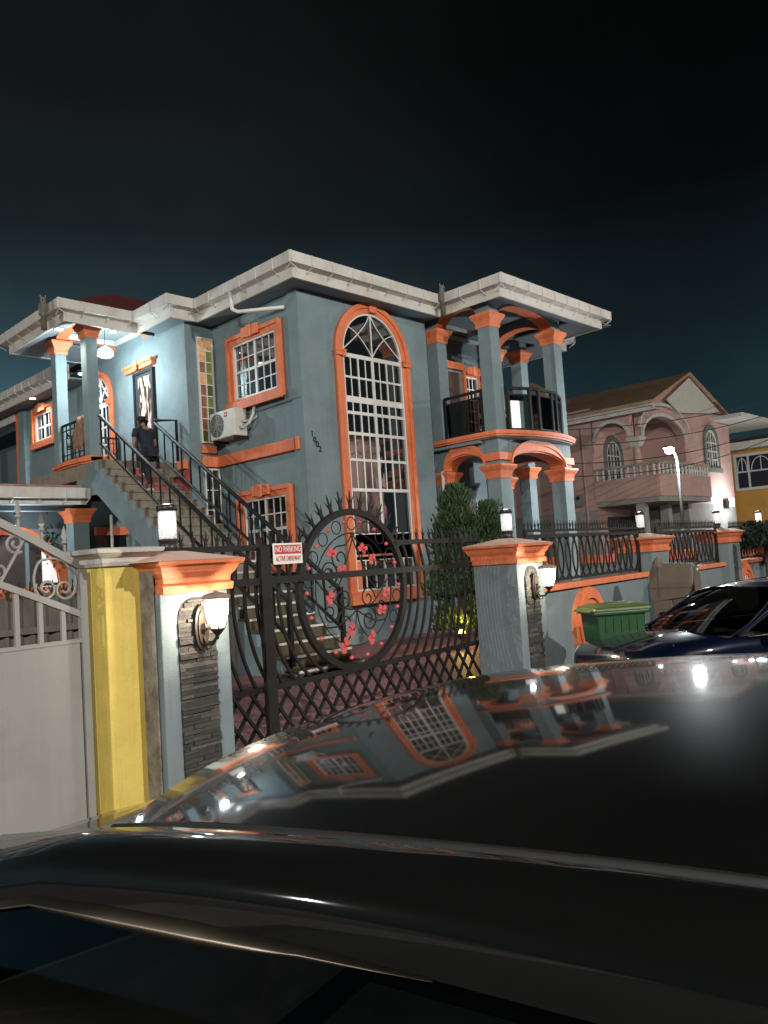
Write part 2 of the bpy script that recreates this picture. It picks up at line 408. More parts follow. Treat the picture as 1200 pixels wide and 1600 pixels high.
def window(face, s0, s1, z0, z1, tw, halves, cols, rows, bott_tw=None, key=True, sill=True, glass=None, frame=None, top_tw=None, midrail=True):
    """framed window: orange surround > white frame, glazing bars, every pane"""
    bt = bott_tw or tw; tt = top_tw or tw
    mb = MB()
    fband(mb, face, rect_path(s0, s1, z0, z1), rect_path(s0-tw, s1+tw, z0-bt, z1+tt), 0, .085, True)
    fband(mb, face, rect_path(s0-tw*.62, s1+tw*.62, z0-bt*.6, z1+tt*.6), rect_path(s0-tw-.012, s1+tw+.012, z0-bt-.004, z1+tt+.012), .085, .12, True)
    if key:
        c = (s0+s1)/2
        fb(mb, face, c-.26, c+.26, z1+tt*.25, z1+tt+.07, .12, .16)
        fb(mb, face, c-.07, c+.07, z1+tt*.1, z1+tt+.085, .16, .185)
    if sill: fb(mb, face, s0-tw-.05, s1+tw+.05, z0-bt-.05, z0-bt*.3, .12, .17)
    w = hp('window', mb, orange, .006)
    fm = MB()
    fband(fm, face, rect_path(s0+.035, s1-.035, z0+.035, z1-.035), rect_path(s0, s1, z0, z1), .012, .06, True)
    n = halves
    hw = (s1-s0-.07)/n
    for i in range(1, n):
        c = s0+.035+hw*i; fb(fm, face, c-.03, c+.03, z0+.035, z1-.035, .012, .036)
    fo = fm.obj('frame', frame or white, w)
    gm = MB()
    zc = [z0+.035+(z1-z0-.07)*i/rows for i in range(rows+1)]
    for i in range(n):
        a = s0+.035+hw*i+(.03 if i else 0); b = s0+.035+hw*(i+1)-(.03 if i < n-1 else 0)
        sc = [a+(b-a)*k/cols for k in range(cols+1)]
        for k in range(1, cols): fb(gm, face, sc[k]-.011, sc[k]+.011, z0+.035, z1-.035, .012, .024)
        for q in range(1, rows):
            hh = .026 if (midrail and rows % 2 == 0 and q == rows//2) else .011
            for k in range(cols): fb(gm, face, sc[k]+.011, sc[k+1]-.011, zc[q]-hh, zc[q]+hh, .012, .023 if hh < .02 else .03)
        for k in range(cols):
            for q in range(rows):
                p = MB(); fb(p, face, sc[k], sc[k+1], zc[q], zc[q+1], .002, .012)
                gl = glass[(i*cols+k+q) % len(glass)] if glass else dkglass
                o = p.obj('pane', gl, w)
                o.data.update()
    gm.obj('glazing_bar', frame or white, w)
    return w
cur = mat('curtain_dim', (.03, .028, .024), .8, .4, 5)
window(LEFT, 11.38, 12.74, 4.84, 5.94, .17, 2, 3, 4, glass=[bluglass, dkglass, bluglass])
window(LEFT, 11.32, 12.66, 1.62, 2.84, .17, 2, 3, 4)
# narrow stair windows in the recess
litA = emis('stained_amber', (1.0, .52, .20), .36, (.3, .15, .05), 'mottle'); litG = emis('stained_green', (.40, .42, .13), .15, (.1, .12, .03), 'mottle'); litR = emis('stained_rose', (.55, .24, .12), .20, (.15, .05, .03), 'mottle'); litD = emis('stained_dim', (.20, .20, .06), .12, (.05, .06, .03))
def narrow(face, s0, s1, z0, z1, cols, rows, glasses):
    fm = MB(); fband(fm, face, rect_path(s0+.03, s1-.03, z0+.03, z1-.03), rect_path(s0, s1, z0, z1), .0, .05, True)
    w = hp('window', fm, white)
    g = MB(); cw = (s1-s0-.06)/cols; rh = (z1-z0-.06)/rows; k = 0
    for i in range(1, cols): fb(g, face, s0+.03+cw*i-.012, s0+.03+cw*i+.012, z0+.03, z1-.03, .012, .036)
    for j in range(1, rows):
        for i in range(cols): fb(g, face, s0+.03+cw*i+.012, s0+.03+cw*(i+1)-.012, z0+.03+rh*j-.01, z0+.03+rh*j+.01, .012, .034)
    g.obj('glazing_bar', white, w)
    for j in range(rows):
        for i in range(cols):
            p = MB(); fb(p, face, s0+.03+cw*i, s0+.03+cw*(i+1), z0+.03+rh*j, z0+.03+rh*(j+1), .002, .012)
            p.obj('pane', glasses[k % len(glasses)], w); k += 1
narrow(RECESS, 8.675, 9.04, 4.1, 6.27, 2, 9, [litD, litD, litR, litD, litR, litD, litR, litG, litR, litD, litA, litG, litR, litG, litA, litG, litA, litA])
narrow(RECESS, 8.70, 9.06, 1.5, 3.58, 2, 5, [dkglass])
# floor bands
hp('floor_band', MB().box(9.0, 9.09, 10.98, 13.5, 3.61, 3.83), orange, .01)
hp('floor_band', MB().box(8.66, 9.0, 13.42, 13.5, 3.612, 3.828), orange, .01)
hp('floor_band', MB().box(8.66, 9.0, 13.43, 13.5, 3.89, 4.05), orange, .01)
hp('band_end', MB().box(8.99, 9.04, 10.84, 10.93, 3.6, 3.84), orange, .015)
hp('wall_vent', MB().box(9.02, 9.09, 12.02, 12.5, 6.09, 6.16), soff, .01)
hp('cable_line', MB().tube([(9.075, 12.95, 4.52), (9.075, 12.0, 4.53), (9.03, 11.0, 4.55), (9.03, 10.75, 4.55)], .009), soff)

# the tall arched window
def arched(face, s0, s1, z0, zs, rz, tw, rows, cols, name='arched_window', fan=True, trim_m=None, panes=None, bottom=True):
    c = (s0+s1)/2; rx = (s1-s0)/2
    def outline(e, n=28):
        p = [(s1+e, z0-e if bottom else z0)]
        p += arc(c, zs, rx+e, rz+e, 0, PI, n)
        p += [(s0-e, z0-e if bottom else z0)]
        return p
    mb = MB()
    fband(mb, face, outline(0), outline(tw), 0, .07, bottom)
    fband(mb, face, outline(tw*.55), outline(tw+.012), .07, .105, False)
    fb(mb, face, c-.09, c+.09, zs+rz+.01, zs+rz+tw+.06, .105, .15)
    for sgn, s in ((-1, s0), (1, s1)):
        a, b = (s-tw-.035, s+.02) if sgn < 0 else (s-.02, s+tw+.035)
        fb(mb, face, a, b, zs-.1, zs-.02, .105, .14)
        fb(mb, face, a-.015, b+.015, zs-.02, zs+.02, .105, .15)
    if bottom:
        fb(mb, face, s0-tw-.06, s1+tw+.06, z0-tw-.05, z0-.03, .105, .19)
    w = hp(name, mb, trim_m or orange, .005)
    fm = MB(); fband(fm, face, outline(-.035), outline(0), .012, .055, True)
    fm.obj('frame', white, w)
    g = MB()
    # fan tracery
    fb(g, face, s0+.03, s1-.03, zs-.07, zs+.0, .012, .032)
    top = zs+rz-.03
    def bar2(pts, r=.013):
        ax, p = face
        P = [(q[0], p-.03, q[1]) if ax == 'Y' else (p-.03, q[0], q[1]) for q in pts]
        g.tube(P, r, 5)
    if fan:
        bar2([(c, zs), (c, top)], .017)
        for sg in (-1, 1):
            # two crossing curves on each side of the centre stile
            bar2([(c+sg*(.02+(rx-.05)*t), top-(top-zs-.06)*(t**.75)) for t in [i/12 for i in range(13)]])
            bar2([(c+sg*(.02+rx*.80*t), zs+.02+(rz*.58)*math.sin(t*PI/2)**.9) for t in [i/12 for i in range(13)]])
    pn = []
    def pane(a, b, lo, hi, gl):
        p = MB(); fb(p, face, a, b, lo, hi, .002, .012); pn.append(p.obj('pane', gl, w))
    p = MB(); pol = [(s0+.02, zs-.02), (s1-.02, zs-.02)]+arc(c, zs, rx-.015, rz-.015, 0, PI, 24)
    fprism(p, face, pol, .002, .012); p.obj('pane', dkglass, w)
    z = zs-.07
    for hi, lo, mode in rows:
        # rail between this row and the next
        fb(g, face, s0+.03, s1-.03, hi, z, .012, .03) if z-hi > .002 else None
        z = lo
        inner0, inner1 = s0+.03, s1-.03
        if mode == 8:      # four doors of two lights
            st = .042; hw = (inner1-inner0)/4
            for k in range(4):
                a = inner0+hw*k; b = a+hw
                if k: fb(g, face, a-st/2*(1.7 if k == 2 else .8), a+st/2*(1.7 if k == 2 else .8), lo, hi, .012, .028)
                m2 = (a+b)/2; fb(g, face, m2-.011, m2+.011, lo, hi, .012, .022)
                for (x0, x1) in ((a, m2), (m2, b)): pane(x0, x1, lo, hi, dkglass)
        else:
            hw = (inner1-inner0)/mode
            for k in range(mode):
                a = inner0+hw*k
                if k:
                    ww = .03 if k == mode/2 else .012
                    fb(g, face, a-ww, a+ww, lo, hi, .012, .026)
                pane(a, a+hw, lo, hi, dkglass)
    g.obj('glazing_bar', white, w)
    return w
arched(FRONT, 10.04, 11.67, .96, 5.5, .86, .19,
       [(5.42, 5.06, 8), (5.02, 4.67, 8), (4.55, 4.38, 8), (4.32, 3.98, 8), (3.92, 3.47, 8), (3.42, 2.90, 8), (2.84, 2.04, 4), (1.52, 1.0, 6)], 8)
mb = MB(); fb(mb, FRONT, 10.08, 11.64, 1.54, 2.02, .014, .03); fb(mb, FRONT, 10.08, 10.20, 1.0, 1.52, .026, .04); fb(mb, FRONT, 10.08, 11.2, 1.60, 1.64, .03, .05); hp('orange_glow_panel', mb, orange)
# panel above is added: orange glow in the lowest lights put into its colour
# house number climbing down the wall
for ch, x, z in (('1', 9.205, 3.87), ('0', 9.258, 3.765), ('0', 9.312, 3.685), ('2', 9.372, 3.60)):
    me = text_mesh(ch, .15, .006); me.materials.append(iron)
    o = bpy.data.objects.new('house_number', me); COL.objects.link(o); o.parent = house
    o.location = Vector((x, 10.688, z))-HL; o.rotation_euler = (PI/2, 0, 0)

# ------------------------------------------------------------------ eaves: gutter, fascia, soffit swept with mitred corners
def sweep(path, prof, inward):
    """prof = [(distance inward, z)...] closed profile; inward = +1 if the left of the path is inside"""
    P = [Vector((p[0], p[1], 0)) for p in path]; k = len(P); rows = []
    for i in range(k):
        ds = []
        if i > 0: ds.append((P[i]-P[i-1]).normalized())
        if i < k-1: ds.append((P[i+1]-P[i]).normalized())
        ns = [Vector((-d.y, d.x, 0))*inward for d in ds]
        if len(ns) == 2:
            b = (ns[0]+ns[1]).normalized(); b = b/max(.3, b.dot(ns[0]))
        else: b = ns[0]
        rows.append([P[i]+b*d+Vector((0, 0, z)) for d, z in prof])
    n = len(prof); mb = MB(); vs = [v for r in rows for v in r]; fs = []
    for i in range(k-1):
        for j in range(n):
            j2 = (j+1) % n; fs.append((i*n+j, i*n+j2, (i+1)*n+j2, (i+1)*n+j))
    fs.append(tuple(range(n))); fs.append(tuple((k-1)*n+j for j in range(n)))
    return mb.add(vs, fs)
def eaves(path, zt, inward, sw=.62, parent_fn=hp, step=.46, msoff=None, low=.39, soffits=None):
    g = parent_fn('gutter', sweep(path, [(0, zt), (.012, zt-.19), (.17, zt-.205), (.17, zt-.02), (.15, zt-.02), (.15, zt-.185), (.025, zt-.17), (.015, zt)], inward), gutw)
    parent_fn('fascia', sweep(path, [(.175, zt-.03), (.175, zt-low), (.215, zt-low), (.215, zt-.03)], inward), gutw)
    for sp, rise in (soffits or [(path, 0)]):
        parent_fn('soffit', sweep(sp, [(.215, zt-low+.02), (sw+.12, zt-low+.02+rise), (sw+.12, zt-low+.06+rise), (.215, zt-low+.06)], inward), msoff or soff)
    jm = None
    for a, b in zip(path[:-1], path[1:]):
        A = Vector((a[0], a[1], 0)); B = Vector((b[0], b[1], 0)); L = (B-A).length
        d = (B-A).normalized(); nrm = Vector((-d.y, d.x, 0))*inward
        k = max(1, int(L/step))
        for i in range(k+1):
            t = min(L-.03, max(.03, L*(i+.5*(i < 0))/k if k else 0))
            if jm is None:
                b0 = MB(); b0.box(-.008, .008, -.007, .03, -.20, .004); b0.prism([(.0, -.21), (.03, -.21), (.174, -.27), (.174, -.295)], 0, -.006, .006)
                jm = b0.mesh('gutter_bracket'); jm.materials.append(gutw)
            o = bpy.data.objects.new('gutter_bracket', jm); COL.objects.link(o); o.parent = g
            p = A+d*t; o.location = (p.x, p.y, zt)
            o.rotation_euler = (0, 0, math.atan2(nrm.y, nrm.x)-PI/2)
EV = [(8.42, 17.6), (6.3, 17.6), (6.3, 14.46), (7.83, 14.46), (7.83, 13.13), (8.44, 13.13), (8.44, 10.1), (12.38, 10.1), (12.38, 8.55), (16.7, 8.55), (16.7, 10.1), (17.7, 10.1), (17.7, 19)]
eaves(EV, 6.91, 1, .60, soffits=[(EV[:3]+[(8.42, 14.46)], .20), (EV[3:7]+[(12.6, 10.1)], 0), (EV[7:], .17)])
eaves([(7.72, 27), (7.72, 17.75)], 6.60, 1, .62)
# roofs (hipped, dark red)
def hip(base, apex, name='roof'):
    mb = MB(); v = list(base)+list(apex); n = len(base)
    if len(apex) == 1: f = [(i, (i+1) % n, n) for i in range(n)]
    else: f = [(0, 1, 5, 4), (1, 2, 5), (2, 3, 4, 5), (3, 0, 4)]
    f.append(tuple(range(n)))
    return hp(name, mb.add(v, f), redroof)
Z0 = 6.86
hip([(6.42, 14.58, Z0), (12.2, 14.58, Z0), (12.2, 17.5, Z0), (6.42, 17.5, Z0)], [(8.2, 16.05, 7.82), (10.4, 16.05, 7.82)])
hip([(8.56, 10.22, Z0), (16.0, 10.22, Z0), (16.0, 19.5, Z0), (8.56, 19.5, Z0)], [(12.2, 14.2, 7.9), (12.2, 15.5, 7.9)])
hip([(12.50, 8.67, Z0+.004), (16.58, 8.67, Z0+.004), (16.58, 13.6, Z0+.004), (12.50, 13.6, Z0+.004)], [(14.55, 10.9, 7.72), (14.55, 12.0, 7.72)])
# ------------------------------------------------------------------ columns
def column(x, y, w, z0, zc, ztop, nm='column', base=False):
    """square column with an orange stepped capital"""
    c = hp(nm, MB().box(x, x+w, y, y+w, z0, ztop), blue, .008)
    k = MB(); h = .28; e = [(0.015, 0), (.03, .06), (.022, .075), (.05, .15), (.085, .20), (.105, .24), (.105, .28)]
    for (e0, za), (e1, zb) in zip(e[:-1], e[1:]):
        k.taper(x-e0, x+w+e0, y-e0, y+w+e0, zc+za, x-e1, x+w+e1, y-e1, y+w+e1, zc+zb-.0015)
    k.obj('capital', orange, c)
    return c
def arch_beam(axis, plane0, plane1, s0, s1, zs, rise, ztop, trim=True, trim_out=.2, mat_b=None, faces=(0,)):
    """beam with an arched underside between two columns; orange intrados"""
    n = 20; c = (s0+s1)/2; rx = (s1-s0)/2
    low = arc(c, zs, rx, rise, PI, 0, n)
    top = [(p[0], ztop) for p in low]
    b = hp('arch', MB().band(low, top, axis, plane0, plane1), mat_b or blue)
    inn = arc(c, zs, rx-.004, rise-.028, PI, 0, n)
    t = MB().band(inn, arc(c, zs, rx, rise, PI, 0, n), axis, plane0-.012, plane1+.012)
    t.obj('arch_lining', orange, b)
    if trim:
        t = MB(); t.band(arc(c, zs, rx, rise, PI, 0, n), arc(c, zs, rx+.02, rise+trim_out, PI, 0, n), axis, plane0-.06, plane0-.002)
        t.band(arc(c, zs, rx, rise+trim_out*.55, PI, 0, n), arc(c, zs, rx+.03, rise+trim_out+.015, PI, 0, n), axis, plane0-.085, plane0-.061)
        t.obj('arch_moulding', orange, b)
    return b
# right balcony, upper storey
CW = .31
for x, y in ((12.79, 9.2), (15.16, 9.2), (12.79, 10.6), (15.2, 10.85)):
    column(x, y, CW if x < 15.1 or y < 10 else .27, 3.8, 6.09, 6.83)
    column(x, y, CW+.03, 0, 3.0, 3.8)
column(16.42, 10.95, .3, 3.8, 6.25, 6.83); column(16.42, 10.95, .3, 0, 3.3, 3.8)
arch_beam(1, 9.21, 9.49, 13.1, 15.16, 6.36, .35, 6.83, False)
arch_beam(0, 12.8, 13.09, 9.51, 10.6, 6.36, .35, 6.83, False)
arch_beam(0, 15.19, 15.45, 9.51, 10.85, 6.36, .33, 6.83, False)
hp('balcony_ceiling', MB().box(12.6, 17.5, 9.0, 11.68, 6.83, 6.855), soff)
for b in ((12.56, 15.64, 11.62, 11.7, 6.72, 6.80), (13.1, 13.16, 9.5, 11.6, 6.76, 6.83), (13.17, 15.1, 11.2, 11.26, 6.76, 6.83)):
    hp('cornice', MB().box(*b), gutw)
# lower arches with moulded trim
arch_beam(1, 9.2, 9.52, 13.14, 15.15, 3.30, .30, 3.80, True, .22)
arch_beam(0, 12.79, 13.12, 9.55, 10.58, 3.30, .29, 3.80, True, .22)
arch_beam(0, 15.2, 15.45, 9.55, 10.85, 3.30, .28, 3.80, False)
for x, y in ((12.79, 9.2), (15.16, 9.2)):
    hp('spring_course', MB().box(x-.05, x+CW+.08, y-.05, y+CW+.08, 3.36, 3.52), orange, .012)
hp('ceiling', MB().box(12.6, 15.6, 9.55, 11.69, 3.74, 3.79), soff)
# balcony slab with bowed front and orange edge moulding
def bow(y0, out, x0, x1, n=24): return [(x0+(x1-x0)*i/n, y0-out*math.sin(PI*i/n)**.8) for i in range(n+1)]
edge = [(12.74, 10.85), (12.70, 10.2), (12.70, 9.6)]+bow(9.16, .30, 12.72, 15.56)+[(15.62, 10.2), (15.62, 11.69)]
slab = hp('balcony_slab', MB().prism([(12.78, 10.98)]+edge[1:]+[(12.78, 11.69)], 2, 3.805, 3.90), blue)
def offs(path, d):
    P = [Vector((p[0], p[1], 0)) for p in path]; r = []
    for i in range(len(P)):
        t = (P[min(i+1, len(P)-1)]-P[max(i-1, 0)]).normalized(); n = Vector((-t.y, t.x, 0)); q = P[i]-n*d; r.append((q.x, q.y))
    return r
mb = MB(); mb.band(edge, offs(edge, .06), 2, 3.83, 3.95); mb.band(edge, offs(edge, .085), 2, 3.87, 3.925)
mb.obj('edge_moulding', orange, slab)
# balcony glass railings
def glass_rail(path, z0, z1, post_every=1, nm='balcony_railing'):
    r = hp(nm, MB().tube([(*p, z1) for p in path], .039, 4), rail)
    MB().tube([(*p, z1-.13) for p in path], .021, 4).obj('middle_rail', rail, r); MB().tube([(*p, z0+.04) for p in path], .035, 4).obj('bottom_rail', rail, r)
    for p in path: MB().box(p[0]-.03, p[0]+.03, p[1]-.03, p[1]+.03, z0, z1).obj('post', rail, r)
    for a, b in zip(path[:-1], path[1:]):
        A = Vector((*a, 0)); B = Vector((*b, 0)); d = (B-A).normalized(); n = Vector((-d.y, d.x, 0))*.004
        q = [A+d*.035, B-d*.035]
        v = [q[0]-n, q[1]-n, q[1]+n, q[0]+n]
        MB().prism([(p.x, p.y) for p in v], 2, z0+.07, z1-.15).obj('glass_panel', railglass, r)
    return r
BZ0, BZ1 = 3.95, 4.84
bw = bow(9.14, .26, 13.14, 15.12, 8)
glass_rail([bw[0], bw[2], bw[3], bw[5], bw[6], bw[8]], BZ0, BZ1)
glass_rail([(12.86, 10.56), (12.84, 9.56)], BZ0, BZ1)
glass_rail([(12.86, 10.98), (12.86, 11.6)], BZ0, BZ1)
glass_rail([(15.5, 11.6), (15.5, 9.55)], BZ0, BZ1)
# balcony back wall: door and window
BACK = ('Y', 11.7)
brown = mat('brown_door', (.10, .062, .045), .5, .3, 9, .2, 30, stretch=(6, 6, .6))
mb = MB(); fb(mb, BACK, 13.95, 14.78, 3.9, 5.88, 0, .05); d = hp('balcony_door', mb, brown, .006)
mb = MB(); fband(mb, BACK, rect_path(13.95, 14.78, 3.92, 5.88), rect_path(13.89, 14.84, 3.92, 5.94), 0, .08, True); mb.obj('door_frame', soff, d)
mb = MB(); fb(mb, BACK, 14.02, 14.33, 4.1, 5.75, .05, .062); fb(mb, BACK, 14.4, 14.71, 4.1, 5.75, .05, .062); mb.obj('door_panel', brown, d)
mb = MB(); fb(mb, BACK, 13.75, 14.95, 5.96, 6.14, 0, .12); hp('lintel', mb, orange, .01)
window(BACK, 15.03, 15.52, 4.45, 5.85, .11, 1, 3, 5, top_tw=.16)
mb = MB(); fb(mb, BACK, 13.2, 13.72, 3.9, 5.95, 0, .02); hp('glass_door', mb, dkglass)
# ground floor under the balcony
window(BACK, 13.9, 14.7, 1.4, 2.5, .16, 1, 2, 3)
mb = MB(); fb(mb, BACK, 12.7, 13.5, .05, 2.2, 0, .03); hp('glass_door', mb, dkglass)
mb = MB(); fb(mb, BACK, 12.62, 13.58, 2.22, 2.42, 0, .1); hp('lintel', mb, orange, .01)

# ------------------------------------------------------------------ porch on the left
FL = 3.73
hp('porch_floor', MB().box(6.72, 8.415, 13.86, 17.2, 3.45, FL), conc)
hp('porch_wall', MB().box(7.02, 7.24, 14.9, 16.6, 3.2, 3.82), blue)
hp('porch_wall', MB().box(6.72, 7.24, 13.9, 14.9, 3.1, 3.449), blue)
rim = [(7.02, 16.62), (6.95, 16.2), (6.92, 15.75), (6.95, 15.2), (7.02, 14.88)]
mb = MB(); mb.band(rim, [(7.26, p[1]) for p in rim], 2, 3.822, 3.97); mb.band([(p[0]-.05, p[1]) for p in rim], [(7.28, p[1]) for p in rim], 2, 3.86, 3.94); hp('porch_moulding', mb, orange)
mb = MB(); mb.box(6.9, 7.3, 14.85, 16.7, 3.1, 3.2); hp('porch_base', mb, redroof)
column(7.02, 14.9, .24, FL, 6.36, 6.83); column(7.02, 16.35, .24, FL, 6.36, 6.83)
arch_beam(0, 7.03, 7.25, 15.14, 16.35, 6.60, .20, 6.83, False)
arch_beam(1, 14.92, 15.12, 7.26, 8.42, 6.60, .20, 6.83, False)
arch_beam(1, 16.37, 16.57, 7.26, 8.42, 6.60, .20, 6.83, False)
hp('porch_ceiling', MB().box(6.8, 8.415, 14.8, 17.4, 6.83, 6.855), mat('porch_ceiling', (.32, .38, .40), .7, .06, 2))  # paler than the soffit paint: the bluish lamp glow is put into the colour
hp('cornice', MB().box(8.36, 8.418, 15.14, 16.36, 6.72, 6.825), white); hp('cornice', MB().box(7.28, 8.35, 16.30, 16.36, 6.72, 6.825), white)
# front door with etched glass
mb = MB(); fb(mb, DOORW, 14.78, 15.5, FL, 5.84, 0, .04); d = hp('front_door', mb, mat('door_dark', (.028, .034, .040), .4, .2, 8), .004)
etch = bpy.data.materials.new('etched_glass'); etch.use_nodes = True
_t = etch.node_tree; _N = _t.nodes; _L = _t.links; _b = _N['Principled BSDF']; _c = _N.new('ShaderNodeTexCoord'); _m = _N.new('ShaderNodeMapping'); _m.inputs['Scale'].default_value = (1, 4, 1.2)
_w = _N.new('ShaderNodeTexWave'); _w.inputs['Scale'].default_value = 1.1; _w.inputs['Distortion'].default_value = 14; _w.inputs['Detail'].default_value = 3
_rp = _N.new('ShaderNodeValToRGB'); _rp.color_ramp.elements[0].color = (.04, .035, .035, 1); _rp.color_ramp.elements[1].color = (.62, .52, .44, 1); _rp.color_ramp.elements[0].position = .3
_e = _rp.color_ramp.elements.new(.55); _e.color = (.30, .12, .06, 1)
_L.new(_c.outputs['Object'], _m.inputs['Vector']); _L.new(_m.outputs['Vector'], _w.inputs['Vector']); _L.new(_w.outputs['Fac'], _rp.inputs['Fac']); _L.new(_rp.outputs['Color'], _b.inputs['Base Color']); _b.inputs['Roughness'].default_value = .25
mb = MB(); fb(mb, DOORW, 14.86, 15.36, FL+.3, 5.76, .04, .05); mb.obj('etched_pane', etch, d)
mb = MB(); fband(mb, DOORW, rect_path(14.78, 15.5, FL+.004, 5.84), rect_path(14.72, 15.56, FL+.004, 5.9), 0, .07, True); mb.obj('door_frame', rail, d)
mb = MB(); fb(mb, DOORW, 14.68, 15.86, 5.94, 6.03, 0, .1); fb(mb, DOORW, 14.64, 15.9, 6.03, 6.09, 0, .14); fb(mb, DOORW, 15.2, 15.34, 5.93, 6.12, .14, .17); hp('lintel', mb, orange, .008)
arched(DOORW, 16.72, 17.55, 4.3, 5.55, .60, .13, [(5.45, 5.0, 4), (4.96, 4.6, 4), (4.56, 4.35, 4)], 4, fan=True)
window(DOORW, 19.85, 20.85, 5.22, 5.92, .16, 2, 2, 2, sill=True)
hp('end_pilaster', MB().box(8.30, 8.42, 21.5, 21.9, 3.2, 6.2), blue)
hp('end_trim', MB().box(8.32, 8.42, 21.9, 22.12, 3.2, 6.2), orange)
# dark loggia beyond the end pilaster
hp('loggia_wall', MB().box(9.6, 9.8, 22.0, 30, 3.3, 6.6), soff); hp('loggia_post', MB().box(8.35, 8.55, 24.6, 24.8, 3.3, 6.2), blue)
hp('loggia_beam', MB().box(8.3, 8.6, 22.12, 30, 6.0, 6.2), gutw)
# red mottled side wall and orange band under the porch
redm = mat('red_stained_paint', (.36, .075, .075), .85, .3, 6, .3, 50, dirt=(.18, .22, .22, .8), dscale=2.2)
hp('side_band', MB().box(8.33, 8.42, 13.6, 14.5, 3.58, 3.76), orange, .008)
hp('side_dado', MB().box(8.40, 8.419, 13.55, 14.7, 2.3, 3.57), redm)

# ------------------------------------------------------------------ stair
ST0, SG, SZ, SR = 8.38, .264, .09, .1735; NS = 22
XS0, XS1 = 6.69, 7.95
stair = hp('stair', MB().prism([(ST0, -.05), (ST0+.0, SZ-.06)]+[(ST0+SG*i, SZ+SR*(i-1)+(-.06 if i else 0)) for i in range(1, NS)]+[(ST0+SG*(NS-1), FL-.2), (ST0+SG*(NS-1), FL-.55), (ST0+1.1, -.05)], 0, XS0+.12, XS1-.02), conc)
for i in range(NS):
    y0 = ST0+SG*i; z = SZ+SR*i
    st = MB().box(XS0+.012, XS1, y0, y0+SG+.02, z-SR if i else -.05, z-.035).obj('step', moss if i < 8 else conc, stair)
    MB().box(XS0+.012, XS1+.004, y0-.022, y0+SG+.0, z-.035, z).obj('tread', moss if i < 8 else conc, stair, .005)
    if i < 10: MB().box(XS0+.02, XS1-.01, y0-.028, y0-.0225, z-.032, z+.003).obj('nosing', nose, stair)
# zig-zag stringer in front of the step ends
pol = [(ST0-.01, -.05)]
for i in range(NS):
    y0 = ST0+SG*i; z = SZ+SR*i
    pol += [(y0-.01, z-.037), (y0+SG-.01, z-.037)]
pol += [(ST0+SG*NS, FL-.4), (ST0+SG*(NS-1), FL-.62), (ST0+1.55, .42), (ST0+1.0, -.05)]
mb = MB().prism(pol, 0, XS0-.06, XS0+.01); mb.obj('stringer', blue, stair)
mb = MB().prism([(ST0+1.0, -.05), (ST0+1.55, .42), (ST0+2.6, 1.1), (ST0+2.6, -.05)], 0, XS0-.05, XS0+.005); mb.obj('stair_wall', blue, stair)
def zrail(y): return SZ+(y-ST0)/SG*SR
def stair_rail(x, y0, y1, h0, h1, nm='handrail'):
    mb = MB()
    n = 12
    mb.tube([(x, y0, zrail(y0)+h1), (x, y1, zrail(y1)+h1)], .036, 8)
    mb.tube([(x, y0, zrail(y0)+h0), (x, y1, zrail(y1)+h0)], .026, 8)
    r = mb.obj(nm, rail, stair)
    k = int((y1-y0)/.29)
    for i in range(k+1):
        y = y0+.04+(y1-y0-.08)*i/k
        MB().box(x-.011, x+.011, y-.011, y+.011, zrail(y)+h0, zrail(y)+h1).obj('baluster', rail, stair)
    return r
stair_rail(6.80, 8.6, 14.0, .27, .80)
stair_rail(7.88, 8.75, 13.88, .22, .80)
for x, y in ((6.80, 8.6), (7.88, 8.72)):
    MB().box(x-.03, x+.03, y-.03, y+.03, zrail(y)-.1, zrail(y)+.84).obj('newel', rail, stair)
# porch railings
def bar_rail(p, q, z0, z1, nm='porch_railing', n=6, scroll=True):
    mb = MB(); P = Vector((*p, 0)); Q = Vector((*q, 0))
    mb.bar((*p, z1), (*q, z1), .04)
    r = hp(nm, mb, rail)
    for zz, w in ((z0+.04, .03), (z1-.12, .018), (z0+.16, .018)): MB().bar((*p, zz), (*q, zz), w).obj('cross_rail', rail, r)
    for i in range(n+1):
        c = P.lerp(Q, i/n); w = .018 if i in (0, n) else .009
        MB().box(c.x-w, c.x+w, c.y-w, c.y+w, z0, z1).obj('baluster', rail, r)
    if scroll:
        s = MB()
        for k in (1.5, 3, 4.5):
            c = P.lerp(Q, k/n); d = (Q-P).normalized()
            for sg in (-1, 1):
                for zz in (.32, .55):
                    pts = []
                    for j in range(15):
                        t = j/14*PI*2.6; rr = .085*(1-j/18)
                        pts.append((c.x+d.x*sg*rr*math.sin(t), c.y+d.y*sg*rr*math.sin(t), z0+zz+rr*math.cos(t)*.9))
                    s.tube(pts, .008, 4)
        s.obj('scroll', rail, r)
    return r
bar_rail((7.1, 16.33), (7.1, 15.15), 3.98, 4.78)
bar_rail((7.3, 16.3), (8.35, 16.3), FL, 4.6, n=8, scroll=False)
hp('landing_rail', MB().tube([(7.88, 13.88, 4.56), (8.36, 13.88, 4.60), (8.36, 13.88, FL)], .03, 8), rail)

